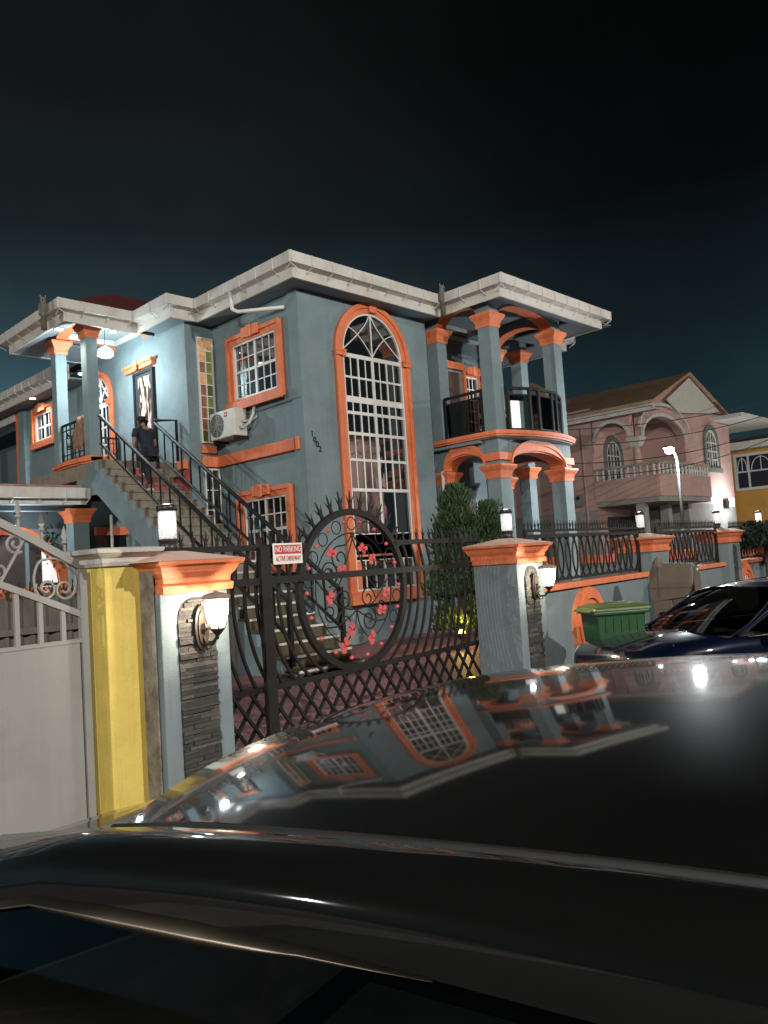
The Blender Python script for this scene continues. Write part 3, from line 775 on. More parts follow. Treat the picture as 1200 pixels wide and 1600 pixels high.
# ------------------------------------------------------------------ carport under the porch
hp('carport_roof', MB().box(1.5, 8.3, 14.42, 22, 3.10, 3.30), mat('carport_roof', (.34, .20, .19), .85, .3, 4, dirt=(.12, .07, .07, .7)))
eaves([(1.5, 14.3), (6.72, 14.3)], 3.24, 1, .5, low=.30)
hp('carport_beam', MB().box(1.5, 7.0, 14.9, 15.1, 2.86, 3.08), soff)
column(6.57, 14.8, .32, 0, 2.62, 2.95)
CB = ('Y', 15.9)
hp('carport_wall', MB().box(1.5, 8.42, 15.9, 16.1, -.05, 3.1), blue)
mb = MB(); fband(mb, CB, [(6.72, .2), (6.72, 1.3)]+arc(5.55, 1.3, 1.17, 1.18, 0, PI, 20)+[(4.38, .2)], [(6.95, .2), (6.95, 1.3)]+arc(5.55, 1.3, 1.40, 1.40, 0, PI, 20)+[(4.15, .2)], 0, .12); hp('carport_arch', mb, orange)
mb = MB(); fprism(mb, CB, [(6.72, .0), (6.72, 1.3)]+arc(5.55, 1.3, 1.17, 1.18, 0, PI, 20)+[(4.38, .0)], 0, .03); dd = hp('carport_door', mb, mat('carport_door_dark', (.035, .022, .02), .5, .4, 5))
mb = MB(); fb(mb, CB, 6.05, 6.12, .0, 2.35, .03, .07); mb.obj('door_stile', soff, dd)
mb = MB(); fprism(mb, CB, [(6.38, 1.5), (6.68, 1.5), (6.64, 1.75), (6.42, 2.15), (6.38, 2.15)], .03, .05); fb(mb, CB, 6.38, 6.68, 1.38, 1.44, .03, .05); mb.obj('light_pane', emis('light_pane', (.9, .92, .85), .55), dd)
hp('carport_pilaster', MB().box(7.08, 7.30, 15.78, 15.9, 0, 2.58), orange, .01)
mb = MB(); fb(mb, CB, 7.55, 8.2, 1.2, 2.42, 0, .03); wq = hp('carport_window', mb, dkglass); mb = MB(); fb(mb, CB, 7.50, 8.25, 2.42, 2.60, 0, .1); mb.obj('lintel', orange, wq)
hp('carport_pipe', MB().tube([(7.25, 14.6, .2), (7.25, 14.6, 2.75)], .03, 8), gutw)
# gutter downpipe at the left eave
hp('downpipe', MB().tube([(8.5, 12.0, 6.78), (8.52, 11.99, 6.55), (8.53, 11.98, 6.40), (8.60, 11.9, 6.34), (9.03, 11.06, 6.28)], .036, 8), white)
hp('downpipe', MB().tube([(12.72, 10.64, 0), (12.72, 10.64, 3.3)], .04, 8), gutw)

# ------------------------------------------------------------------ things fixed on and around the house
# air conditioner
acw = mat('ac_plastic', (.58, .57, .52), .5, .08, 4, dirt=(.38, .36, .31, .4), dscale=3)
ac = thing('air_conditioner', 'white wall mounted air conditioner box beside the tall lit window', 'air conditioner', (8.72, 12.8, 4.09))
MB().box(0, .30, -.42, .42, 0, .54).obj('case', acw, ac, .02)
g = MB(); cy = .17
for k in range(5): g.tube([(-.008, cy+(.05+.045*k)*math.cos(2*PI*i/24), .27+(.05+.045*k)*math.sin(2*PI*i/24)) for i in range(24)], .006, 4, True)
for k in range(8): g.bar((-.008, cy, .27), (-.008, cy+.23*math.cos(PI/4*k), .27+.23*math.sin(PI/4*k)), .008)
g.obj('fan_grille', mat('ac_grille', (.30, .30, .28), .5, .1, 9), ac)
f = MB().lathe([(.001, 0), (.235, 0), (.235, .004), (.001, .004)], 24).obj('fan_opening', mat('ac_dark', (.07, .07, .065), .7, .2, 8), ac); f.location = (.002, cy, .27); f.rotation_euler = (0, -PI/2, 0)
f = MB().box(-.006, 0, -.19, -.09, .40, .49).obj('badge', mat('badge_red', (.42, .02, .025), .5, .05, 5), ac)
MB().box(-.008, -.006, -.165, -.115, .43, .44).box(-.008, -.006, -.165, -.152, .44, .465).box(-.008, -.006, -.135, -.118, .448, .462).obj('badge_mark', white, f)
MB().box(.02, .36, -.36, -.32, -.05, 0).obj('bracket', rail, ac); MB().box(.02, .36, .32, .36, -.05, 0).obj('bracket', rail, ac)
MB().tube([(.12, -.42, .16), (.14, -.52, .14), (.18, -.66, .22), (.26, -.70, .42), (.32, -.66, .58), (.36, -.6, .60)], .028, 8).tube([(.16, -.42, .28), (.2, -.5, .27), (.3, -.6, .3), (.36, -.66, .36)], .02, 8).obj('hose', acw, ac)
# owl figures on the gutter corners
owlm = mat('owl_grey', (.13, .125, .10), .8, .35, 20, .4, 60)
def owl(loc, label, rz=0):
    t = thing('owl_figure', label, 'figurine', loc, rz, 'owl figures on the eaves')
    t.scale = (.8, .8, .85); MB().lathe([(.055, 0), (.075, .04), (.09, .12), (.095, .20), (.085, .28), (.065, .32), (.075, .36), (.08, .40), (.068, .45), (.03, .475), (.003, .48)], 14).obj('body', owlm, t)
    for s in (-1, 1):
        MB().taper(s*.05-.018, s*.05+.018, -.015, .015, .44, s*.058-.004, s*.058+.004, -.004, .004, .52).obj('ear_tuft', mat('owl_pale', (.24, .22, .17), .8, .2, 20), t)
        e = MB().ball((s*.03, -.072, .405), .017, 6).obj('eye', mat('owl_eye', (.30, .26, .10), .3, .1, 9), t)
        MB().taper(s*.085-.02, s*.085+.02, -.05, .05, .06, s*.075-.02, s*.075+.02, -.04, .04, .30).obj('wing', owlm, t)
    MB().taper(-.01, .01, -.095, -.07, .365, -.006, .006, -.085, -.07, .39).obj('beak', cap_dark, t)
    MB().lathe([(.07, -.28), (.07, 0), (.05, 0)], 10).obj('perch', mat('owl_perch', (.10, .085, .06), .8, .3, 15), t)
    return t
owl((12.40, 10.05, 6.69), 'grey owl figure perched where the front eave meets the balcony eave', R(-10))
owl((6.12, 14.7, 6.54), 'blurred grey owl figure perched at the outer corner of the left porch eave', R(-30))
# white board leaning behind the balcony glass, its brightness put in as emission
wb = tag(MB().prism([(0, 0), (.44, 0), (.44, .02), (0, .02)], 2, 0, .60).obj('glowing_white_board', emis('glowing_white_board', (.9, 1, .95), .42, (.8, .85, .8))), 'blank white board propped against the railing glass of the right balcony', 'board')
wb.location = (13.18, 9.10, 3.98); wb.rotation_euler = (0, 0, R(-17))
# brown cloth over porch railing
cm = mat('brown_cloth', (.20, .12, .075), .9, .4, 12, .5, 40)
mb = MB(); 
pts = []
for i in range(9):
    for j in range(7):
        y = 15.2+.40*i/8; zz = 4.84-.62*j/6-(.10*abs(math.sin(i*1.9)) if j > 3 else 0); x = 7.06-.03*math.sin(i*1.3+j)-.012*j
        pts.append((x, y, zz))
fs = [(i*7+j, i*7+j+1, (i+1)*7+j+1, (i+1)*7+j) for i in range(8) for j in range(6)]
o = MB().add(pts, fs, True).obj('brown_cloth', cm); sd = o.modifiers.new('thick', 'SOLIDIFY'); sd.thickness = .02
tag(o, 'crumpled brown cloth hanging over the left porch railing', 'cloth')
# pendant and recessed lights
warm = (1, .90, .74); cool = (.86, .95, 1.0)
pt = thing('pendant_lamp', 'sparkling glass pendant hanging in the porch beside the front door', 'pendant lamp', (7.5, 15.05, 6.03)); pt.scale = (.72, .72, .72)
MB().lathe([(.02, 0), (.16, .03), (.20, .09), (.24, .16), (.19, .25), (.06, .33), (.02, .36)], 10, smooth=False).obj('glass_shade', emis('pendant_glow', (1, .97, .92), 1.5, (.8, .8, .8), 'bubble'), pt)
MB().tube([(0, 0, .34), (0, 0, 1.08)], .008, 6).obj('rod', iron, pt)
for k in range(8):
    a = 2*PI*k/8; MB().ball((.215*math.cos(a), .215*math.sin(a), .10), .022, 5).obj('crystal', emis('crystal_glow', (1, 1, 1), 4.0), pt)
pl('porch_light', (7.45, 15.15, 5.85), 200, (.80, .95, 1.0), .12)
spotm = emis('downlight_glow', (1, .98, .93), 9)
for nm, (x, y, z), wt, c, lab in (('downlight', (6.6, 15.15, 6.50), 90, warm, 'round downlight in the porch eave left of the orange capitals'), ('downlight', (7.55, 14.78, 6.51), 25, cool, 'round downlight tucked behind the porch eave above the near column'),
                             ('downlight', (7.98, 17.2, 6.21), 110, cool, 'round downlight in the soffit behind the porch columns'), ('downlight', (8.0, 20.1, 6.21), 110, cool, 'round downlight at the far left of the soffit over the small window')):
    t = thing(nm, lab, 'ceiling light', (x, y, z), 0, 'downlights in the left soffits')
    MB().lathe([(.075, 0), (.075, .012), (.001, .012)], 16).obj('lens', spotm, t); MB().lathe([(.10, .008), (.10, .02), (.08, .02)], 16).obj('trim_ring', white, t)
    pl('downlight_beam', (x, y, z-.06), wt, c, .06, spot=R(150), blend=.8)
# small hanging lantern and wreath under the carport
t = thing('hanging_lamp', 'small white glass lamp hanging under the carport at the picture edge', 'lamp', (5.65, 15.2, 2.45))
MB().lathe([(.03, 0), (.06, .05), (.07, .12), (.03, .17)], 10).obj('glass', emis('small_glow', (.8, .9, 1), .55), t); MB().tube([(0, 0, .16), (0, 0, .42)], .012, 6).obj('stem', rail, t); pl('carport_light', (5.65, 14.9, 2.5), 30, cool, .06)
plantm = mat('dark_foliage', (.014, .022, .012), .9, .5, 10)
mb = MB()
for i in range(60):
    a = random.random()*2*PI; rr = random.random()**.5*.16; z = random.gauss(0, .22); p = Vector((rr*math.cos(a), rr*math.sin(a), z)); s_ = .06
    d1 = Vector((random.gauss(0, 1), random.gauss(0, 1), random.gauss(0, 1))).normalized()*s_; d2 = d1.cross(Vector((random.random(), random.random(), random.random()))).normalized()*s_*.5
    mb.add([p-d1, p+d2, p+d1, p-d2], [(0, 1, 2, 3)])
o = thing('hanging_fern', 'dark trailing fern hanging under the carport left of the column', 'hanging plant', (6.35, 15.35, 2.28)); tag(mb.obj('leaves', plantm, o), kind='stuff')
# ------------------------------------------------------------------ gate pillars
def stone_inset(root, w, zt, zb, d0, seed):
    """arched inset of narrow ledger stones, each stone a piece"""
    rnd = random.Random(seed)
    pol = [(w/2, zb), (w/2, zt-w/2)]+arc(0, zt-w/2, w/2, w/2, 0, PI, 12)[1:-1]+[(-w/2, zt-w/2), (-w/2, zb)]
    MB().prism(pol, 1, d0-.004, d0+.03).obj('stone_inset', mortar, root)
    z = zb+.004
    while z < zt-.03:
        h = rnd.choice([.019, .023, .028, .033])
        zc = z+h/2; hw = w/2
        if zc > zt-w/2: hw = math.sqrt(max(0, (w/2)**2-(zc+h*.4-(zt-w/2))**2))
        if hw > .03:
            n = rnd.choice([1, 2, 2, 3]) if hw > .1 else 1
            cuts = sorted([-hw]+[rnd.uniform(-hw*.75, hw*.75) for _ in range(n-1)]+[hw])
            for a, b in zip(cuts[:-1], cuts[1:]):
                if b-a < .02: continue
                pr = rnd.uniform(.004, .024)
                MB().box(a+.002, b-.002, d0-pr, d0+.002, z+.0015, z+h-.0015).obj('stone', rnd.choice(stone), root)
        z += h
def cap_profile(x0, x1, y0, y1, zb):
    mb = MB()
    pf = [(.0, 0), (.03, .0), (.035, .05), (.018, .062), (.022, .10), (.05, .135), (.055, .15), (.068, .175), (.095, .19), (.10, .215)]
    for (e0, a), (e1, b) in zip(pf[:-1], pf[1:]):
        mb.taper(x0-e0, x1+e0, y0-e0, y1+e0, zb+a, x0-e1, x1+e1, y0-e1, y1+e1, zb+max(b, a+.001)-.0008)
    return mb
cappink = mat('cap_top_pink', (.60, .40, .33), .8, .2, 6, .2, 40, dirt=(.45, .22, .14, .5), dscale=3)  # cap top, paler and pinker than the orange mouldings
def pillar(a, d, w, dep, zc, label, stone_w=.31, rough=False, seed=1, zt=None):
    t = thing('gate_pillar', label, 'pillar', gp(a, d), GA, 'front fence pillars')
    MB().box(-w/2, w/2, 0, dep, -.22, zc).obj('shaft', bluefence, t, .006)
    if rough:
        MB().box(-w/2-.02, -w/2-.001, .05, dep+.02, -.22, zc+.20).obj('rough_side', rough_conc, t, .01)
        mb = cap_profile(-w/2+.04, w/2, 0, dep, zc)
    else: mb = cap_profile(-w/2, w/2, 0, dep, zc)
    c = mb.obj('cap', orange, t)
    x0 = -w/2-.10; ap = zc+.29
    v = [(x0-(.02 if rough else 0), -.10, zc+.216), (w/2+.10, -.10, zc+.216), (w/2+.10, dep+.10, zc+.216), (x0, dep+.10, zc+.216), (-.08, dep/2-.08, ap), (.08, dep/2-.08, ap), (.08, dep/2+.08, ap), (-.08, dep/2+.08, ap)]
    MB().add(v, [(0, 1, 5, 4), (1, 2, 6, 5), (2, 3, 7, 6), (3, 0, 4, 7), (4, 5, 6, 7), (0, 3, 2, 1)]).obj('cap_top', cappink, c)
    if stone_w: stone_inset(t, stone_w, zc-.035, -.1, 0, seed)
    return t
lampglass = emis('post_lamp_glow', (.93, .98, 1.0), .52, (.8, .8, .8), 'bubble')
def pillar_lamp(a, d, z, label):
    t = thing('pillar_lamp', label, 'lamp', gp(a, d, z), GA, 'round lamps on the fence pillars')
    MB().lathe([(.085, 0), (.085, .015), (.066, .02), (.064, .08), (.07, .085), (.07, .10)], 18).obj('base', cap_dark, t)
    MB().lathe([(.062, .10), (.064, .20), (.062, .30)], 18).obj('glass', lampglass, t)
    MB().lathe([(.072, .30), (.074, .335), (.05, .35), (.001, .352)], 18).obj('cap', cap_dark, t)
    pl('post_light', (0, 0, .40), 3.0, cool, .03, t)
    return t
lantglass = emis('lantern_glow', (1, .90, .72), 1.7, (.8, .75, .65)); lantglass.node_tree.nodes['Principled BSDF'].inputs['Alpha'].default_value = .35
def wall_lantern(a, d, z, label, watts):
    """coach lantern on an oval backplate; glass body hangs in front of the pillar"""
    t = thing('wall_lantern', label, 'wall lamp', gp(a, d, z), GA, 'coach lanterns on the gate pillars'); t.scale = (.93, .93, .93)
    bp = MB(); bp.add([], [])
    o = MB().prism(arc(0, 0, .062, .165, 0, 2*PI, 24)[:-1], 1, -.022, 0).prism(arc(0, 0, .04, .13, 0, 2*PI, 20)[:-1], 1, -.034, -.023).obj('backplate', bronze, t)
    cy = -.20
    arm = MB()
    arm.tube([(0, -.03, -.06), (0, -.08, -.12), (0, -.14, -.115), (0, -.18, -.07), (0, cy, -.035)], .011, 6)
    for sg in (-1, 1):
        arm.tube([(0, -.03, .02), (sg*.01, -.07, .035), (sg*.012, -.09, .0), (0, -.07, -.02), (0, -.05, .0)], .007, 5)
    arm.tube([(0, -.03, -.10), (0, -.07, -.16), (0, -.11, -.15), (0, -.10, -.11)], .008, 5)
    arm.obj('arm', bronze, t)
    MB().lathe([(.002, -.085), (.012, -.07), (.008, -.055), (.02, -.05), (.045, -.02), (.058, -.01), (.058, 0)], 6, (0, cy, 0)).obj('base_cup', bronze, t)
    MB().lathe([(.056, .0), (.082, .10), (.092, .18), (.088, .205)], 6, (0, cy, 0), False).obj('glass', lantglass, t)
    rb = MB()
    for k in range(6):
        an = 2*PI*k/6; c, s = math.cos(an), math.sin(an)
        rb.tube([(c*.058, cy+s*.058, 0), (c*.085, cy+s*.085, .10), (c*.095, cy+s*.095, .18), (c*.09, cy+s*.09, .207)], .005, 4)
    rb.obj('rib', bronze, t)
    MB().lathe([(.098, .205), (.110, .210), (.112, .228), (.10, .24), (.055, .252), (.02, .258), (.012, .27), (.002, .274)], 6, (0, cy, 0), False).obj('roof', mat('lantern_roof', (.26, .20, .15), .6, .2, 20), t)
    pl('lantern_light', (0, cy-.02, .10), watts, (1, .88, .70), .035, t)
    return t
pL = pillar(3.30, 4.5, .56, .56, 1.375, 'left gate pillar with rough unpainted side and arched stone inset', .31, True, 3)
pR = pillar(7.91, 4.5, .60, .57, 1.375, 'right gate pillar with clean blue side next to the green shrub', .31, False, 5)
p2 = pillar(12.02, 4.55, .66, .57, 1.375, 'fence pillar behind the brown mailbox', 0, False, 7)
p3 = pillar(15.80, 4.55, .74, .57, 1.42, 'fence pillar with narrow arched stone inset right of the mailbox', .22, False, 9)
p4 = pillar(18.8, 4.55, .7, .57, 1.44, 'fence pillar at the right picture edge beside the dark bush', .22, False, 11)
pillar_lamp(3.30, 4.78, 1.655, 'bubbled glass pillar lamp nearest the camera on the left gate pillar')
pillar_lamp(7.93, 4.78, 1.655, 'round glass pillar lamp on the right gate pillar in front of the shrub')
pillar_lamp(12.02, 4.83, 1.655, 'round glass pillar lamp above the pillar behind the mailbox')
pillar_lamp(15.80, 4.83, 1.70, 'small round pillar lamp near the bright floodlight wall')
pillar_lamp(18.75, 4.83, 1.72, 'small round pillar lamp at the far right picture edge')
wall_lantern(3.315, 4.475, 1.125, 'lit coach lantern on the left gate pillar stone inset', 42)
wall_lantern(7.92, 4.475, 1.10, 'lit coach lantern on the right gate pillar beside the fence', 36)

# ------------------------------------------------------------------ fence walls with railings
def ring_opening(parent, x, z, r0x, r0z, y):
    e = MB()
    for k, (a, b, dep) in enumerate(((1.0, 1.30, .05), (1.30, 1.55, .085), (1.55, 1.85, .06))):
        e.band(arc(x, z, r0x*a, r0z*a, 0, 2*PI, 28)[:-1], arc(x, z, r0x*b, r0z*b, 0, 2*PI, 28)[:-1], 1, y-dep, y, True)
    o = e.obj('ring_surround', orange, parent)
    MB().prism(arc(x, z, r0x*.99, r0z*.99, 0, 2*PI, 24)[:-1], 1, y-.01, y-.004).obj('opening', mortar, o)
    g = MB()
    for k in range(5):
        xx = x+r0x*(-.7+.35*k); h = r0z*math.sqrt(max(0, 1-((xx-x)/r0x)**2))*.97
        g.tube([(xx+.02*math.sin(j*1.1+k), y-.022, z-h+2*h*j/10) for j in range(11)], .009, 5)
    g.obj('ring_grille', white, o)
spk = None
def spike_mesh():
    mb = MB()
    mb.taper(-.013, .013, -.007, .007, 0, -.003, .003, -.002, .002, .125)
    for s in (-1, 1):
        mb.add([(s*.005, -.006, .015), (s*.005, .006, .015), (s*.013, .006, .052), (s*.013, -.006, .052), (s*.042, 0, .10)], [(0, 1, 2, 3), (0, 1, 4), (1, 2, 4), (2, 3, 4), (3, 0, 4)])
    me = mb.mesh('spike'); me.materials.append(iron); return me
SPK = spike_mesh()
def spike(parent, x, y, z, rot=0, sc=1):
    o = bpy.data.objects.new('spike', SPK); COL.objects.link(o); o.parent = parent
    o.location = (x, y, z); o.rotation_euler = (0, rot, 0); o.scale = (sc, sc, sc); return o
def fence(a0, a1, label, label2, ringx=(), zc=1.0, seed=0):
    L = a1-a0
    t = thing('fence_wall', label, 'wall', gp(a0, 4.66), GA, 'low fence walls along the street')
    MB().box(0, L, 0, .16, -.22, zc).obj('wall_face', bluefence, t)
    MB().box(0, L, -.05, .21, zc, zc+.075).obj('coping', orange, t, .008)
    for rx in ringx: ring_opening(t, rx, .50, .25, .265, 0)
    f = thing('iron_fence', label2, 'fence', gp(a0, 4.74, zc+.075), GA, 'iron fence panels on the low walls')
    z0, z1 = .045, .60
    MB().bar((.02, 0, z0), (L-.02, 0, z0), .03).bar((.02, 0, z1), (L-.02, 0, z1), .045).bar((.02, 0, z1+.07), (L-.02, 0, z1+.07), .03).obj('rail', iron, f)
    for x in (.05, L-.05): MB().box(x-.025, x+.025, -.02, .02, 0, z1+.06).obj('post', iron, f)
    pitch = .20; n = int((L-.3)/pitch); rx = .165; x = .05+rx
    mb = MB(); mb.tube([(rx*math.cos(2*PI*i/28), 0, (z1-z0)/2*math.sin(2*PI*i/28)) for i in range(28)], .013, 5, True)
    me = mb.mesh('ring'); me.materials.append(iron)
    while x < L-.05-rx+.02:
        o = bpy.data.objects.new('ring', me); COL.objects.link(o); o.parent = f; o.location = (x, .006*((int(x/pitch)) % 2), (z0+z1)/2); x += pitch
    k = int(L/.085)
    for i in range(k+1): spike(f, .05+(L-.1)*i/k, 0, z1+.08, random.uniform(-.05, .05), .95)
    return t
fence(8.22, 11.68, 'blue fence wall with orange coping beside the right gate pillar', 'black iron fence panel between the right gate pillar and the next', [1.36])
fence(12.36, 15.42, 'blue fence wall right of the mailbox', 'black iron fence panel right of the brown mailbox', [.66], .985)
fence(16.18, 18.42, 'blue fence wall at the right picture edge', 'black iron fence panel at the right picture edge', [.50], .97)
# side fence and inner wall seen through the panels
t = thing('boundary_wall', 'blue boundary wall with orange cap behind the street railings', 'wall', (17.6, 5.9, 0))
MB().box(0, .18, 0, 6.5, -.1, 1.1).obj('wall_face', bluefence, t); MB().box(-.05, .23, 0, 6.5, 1.1, 1.3).obj('coping', orange, t)

# ------------------------------------------------------------------ the driveway gate
GD = 5.12
gate = thing('driveway_gate', 'black iron sliding gate with a big ring of scrolls and red flowers', 'gate', gp(0, GD), GA)
TZ0, TZ1 = 1.655, 1.705
BZ = .489; CX, CZ, CR = 5.62, 1.25, .745
E0, E1 = 3.60, 7.80
fr = MB(); 
fr.box(E0, CX-.62, -.025, .025, TZ0, TZ1); fr.box(CX+.62, E1, -.025, .025, TZ0, TZ1)
fr.box(E0, E1, -.022, .022, .467, .512); fr.box(E0, E1, -.03, .03, .0, .05)
fr.obj('frame_rail', iron, gate)
MB().box(E0, E1, -.056, -.026, 1.365, 1.425).obj('middle_rail', iron, gate)
MB().box(E1-.045, E1, -.024, .024, .05, TZ0).obj('end_post', iron, gate); MB().box(E0, E0+.045, -.024, .024, .05, TZ0).obj('end_post', iron, gate)
MB().box(4.385, 4.495, -.075, -.027, .0, 1.68).obj('post', iron, gate)
MB().band(arc(CX, CZ, CR-.03, CR-.03, 0, 2*PI, 64)[:-1], arc(CX, CZ, CR+.03, CR+.03, 0, 2*PI, 64)[:-1], 1, -.025, .025, True).obj('ring', iron, gate)
# bars follow the ring
for k in range(1, 15):
    rr = CR+.125*k
    for sg in (-1, 1):
        dz0, dz1 = .51-CZ, TZ0-CZ
        pts = []
        for i in range(17):
            z = dz0+(dz1-dz0)*i/16
            if abs(z) >= rr: continue
            x = CX+sg*math.sqrt(rr*rr-z*z)
            if E0+.03 < x < E1-.03: pts.append((x, 0, CZ+z))
        if len(pts) > 3:
            # keep to the ring zone for the straight side stretch
            MB().tube(pts, .016, 4).obj('bar', iron, gate)
# lattice foot
pit = .185; h = .467-.05; sl = h/1.30
def lat(x0, sg, y):
    mb = MB(); a = (x0, y, .05); b = (x0+sg*sl, y, .467)
    if min(a[0], b[0]) < E0+.03 or max(a[0], b[0]) > E1-.03: return
    v = Vector(b)-Vector(a); 
    mb.bar(a, b, .024); mb.obj('lattice_bar', iron, gate)
x = E0+.05
while x < E1+.3:
    lat(x, 1, .012); lat(x, -1, -.012); x += pit
# small rings, balls, scrolls and flowers inside the big ring
mb = MB(); mb.tube([(.062*math.cos(2*PI*i/20), 0, .062*math.sin(2*PI*i/20)) for i in range(20)], .0055, 5, True); rme = mb.mesh('small_ring'); rme.materials.append(iron)
bme = MB().ball((0, 0, 0), .021, 8).mesh('ball'); bme.materials.append(redflower)
for k in range(18):
    an = PI/2+k*PI/9
    if -1.25*PI < ((an-PI/2+PI) % (2*PI))-PI and not (PI*1.12 < an % (2*PI) < PI*1.80):
        o = bpy.data.objects.new('small_ring', rme); COL.objects.link(o); o.parent = gate; o.location = (CX+.63*math.cos(an), 0, CZ+.63*math.sin(an))
    an += PI/18
    o = bpy.data.objects.new('ball', bme); COL.objects.link(o); o.parent = gate; o.location = (CX+.655*math.cos(an), -.004, CZ+.655*math.sin(an))
MB().tube([(CX+.54*math.cos(2*PI*i/48), 0, CZ+.54*math.sin(2*PI*i/48)) for i in range(48)], .007, 5, True).obj('inner_ring', iron, gate)
def spiral(c, r, a0, turns, sgn=1, n=26):
    return [(c[0]+r*(1-.78*i/n)*math.cos(a0+sgn*turns*2*PI*i/n), c[1]+r*(1-.78*i/n)*math.sin(a0+sgn*turns*2*PI*i/n)) for i in range(n+1)]
def scr(pts, r=.0075):
    if len(pts) < 12: pts = smooth([(p[0], p[1], 0) for p in pts])
    MB().tube([(CX+p[0], -.002, CZ+p[1]) for p in pts], r, 5).obj('scroll', iron, gate)
for sg in (-1, 1):
    # long S curves from the crown to the waist
    c1 = (sg*.19, .30)
    sp = spiral(c1, .125, PI/2 if sg > 0 else PI/2, 1.45, -sg)
    scr([(0, .535), (sg*.05, .47)]+[(sg*.11, .425)]+sp[1:])
    scr(spiral((sg*.36, .17), .135, -PI/2, 1.4, -sg))
    s0 = [(sg*.02, .53), (-sg*.06, .36), (-sg*.13, .22), (-sg*.23, .05), (-sg*.36, -.02), (-sg*.44, .08), (-sg*.40, .20), (-sg*.32, .20), (-sg*.30, .13), (-sg*.345, .11)]
    scr(s0)
    scr([(sg*.52, .10), (sg*.38, -.04), (sg*.22, -.16), (0, -.20)])
    scr(spiral((sg*.17, -.10), .11, 0 if sg > 0 else PI, 1.4, sg))
    scr(spiral((sg*.17, -.31), .12, PI/2, 1.5, -sg))
    scr([(0, -.20), (sg*.10, -.26), (sg*.27, -.33), (sg*.42, -.33)])
    scr([(0, -.20), (sg*.04, -.36), (sg*.16, -.49), (sg*.2, -.50)])
    scr(spiral((sg*.36, -.20), .10, PI if sg > 0 else 0, 1.3, sg))
def flower(x, z, rot, s=1.0):
    mb = MB()
    for k in range(4):
        a = rot+k*PI/2+(.25 if k % 2 else -.2); c, s_ = math.cos(a), math.sin(a); L = .062*s*(1.0 if k != 2 else 1.25)
        pts = [(0, 0), (L*.45, -L*.42), (L, -L*.30), (L*1.05, L*.05), (L*.85, L*.40), (L*.4, L*.36)]
        q = [(x+p[0]*c-p[1]*s_, z+p[0]*s_+p[1]*c) for p in pts]
        mb.prism(q, 1, -.020+.004*k, -.010+.004*k)
    mb.ball((x, -.022, z), .016*s, 5)
    mb.obj('flower', redflower, gate)
for dx, dz, r_, s_ in ((-.30, .36, .4, .9), (-.18, .19, .9, .95), (-.36, -.05, 1.7, .95), (.14, .385, .2, .9), (.27, .28, 1.2, .8), (.37, -.23, .6, .95), (-.10, -.37, 1.9, 1.05), (-.20, -.51, 1.5, 1.1), (.19, -.48, 1.65, 1.0), (.45, -.06, .9, .8)):
    flower(CX+dx, CZ+dz, r_, s_)
# spikes along the top
xx = E0+.05
while xx < E1:
    if abs(xx-CX) > .66: spike(gate, xx, 0, TZ1, random.uniform(-.12, .12), 1.0)
    xx += .115
for k in range(13):
    an = R(30+120*k/12); spike(gate, CX+(CR+.028)*math.cos(an), 0, CZ+(CR+.028)*math.sin(an), PI/2-an, 1.45)
# sign wired to the gate
sg = thing('parking_sign', 'small red and white no parking sign wired to the iron gate', 'sign', gp(4.71, 5.06, 1.528), GA)
signw = mat('sign_white', (.66, .64, .60), .5, .05, 8); signr = mat('sign_red', (.42, .035, .045), .5, .08, 8)
MB().box(-.172, .172, -.004, .004, 0, .182).obj('board', signw, sg, .002)
MB().box(-.155, .155, -.0075, -.0045, .088, .166).obj('red_field', signr, sg)
for tx, z, sx, m_, sz in (('NO PARKING', .127, .82, signw, .062), ('ACTIVE DRIVEWAY', .045, .60, signr, .056)):
    me = text_mesh(tx, sz, .001); me.materials.append(m_); o = bpy.data.objects.new('lettering', me); COL.objects.link(o); o.parent = sg
    w_ = max(v.co.x for v in me.vertices)-min(v.co.x for v in me.vertices)
    o.location = (0, -.0095 if m_ is signw else -.0065, z); o.rotation_euler = (PI/2, 0, 0); o.scale = (.295/w_, 1.15, 1)

# ------------------------------------------------------------------ yellow pillar and the grey neighbouring gate
t = thing('yellow_pillar', 'yellow painted pillar with chipped cream cap', 'pillar', gp(2.895, 4.7), GA)
b = MB().box(-.15, .15, 0, .30, -.2, 1.595).obj('shaft', yel, t, .008)
c = MB()
for e0, e1, za, zb in ((.02, .03, 1.58, 1.60), (.03, .035, 1.60, 1.635), (.035, .085, 1.635, 1.665), (.095, .105, 1.665, 1.695), (.105, .02, 1.695, 1.705)):
    c.taper(-.15-e0, .15+e0, -e0, .30+e0, za, -.15-e1, .15+e1, -e1, .30+e1, zb-.0008)
c.obj('cap', creamc, t, .004)
gt = thing('grey_gate', 'light grey sheet metal gate with scrolls and spear finials', 'gate', gp(0, 4.86), GA)
X0, X1 = .55, 2.70
def topz(x): return 1.575+.46*(X1-x)+.10*math.sin((X1-x)/2.15*PI)-(.16*((X1-x)/2.15)**2)
def midz(x): return 1.262+.455*(X1-x)-.10*((X1-x)/2.15)**2
MB().box(X0, X1-.06, -.012, .012, -.20, 1.10).obj('sheet_panel', greym, gt, .003)
MB().box(X1-.05, X1, -.025, .025, -.15, 1.575).obj('stile', greym, gt, .004); MB().box(X0, X0+.05, -.025, .025, -.15, topz(X0)).obj('stile', greym, gt)
xs = [X0+.05+(X1-.05-X0-.05)*i/16 for i in range(17)]
MB().band([(x, topz(x)-.03) for x in xs], [(x, topz(x)+.025) for x in xs], 1, -.022, .022).obj('top_rail', greym, gt)
MB().band([(x, midz(x)-.022) for x in xs], [(x, midz(x)+.022) for x in xs], 1, -.02, .02).obj('scroll_rail', greym, gt)
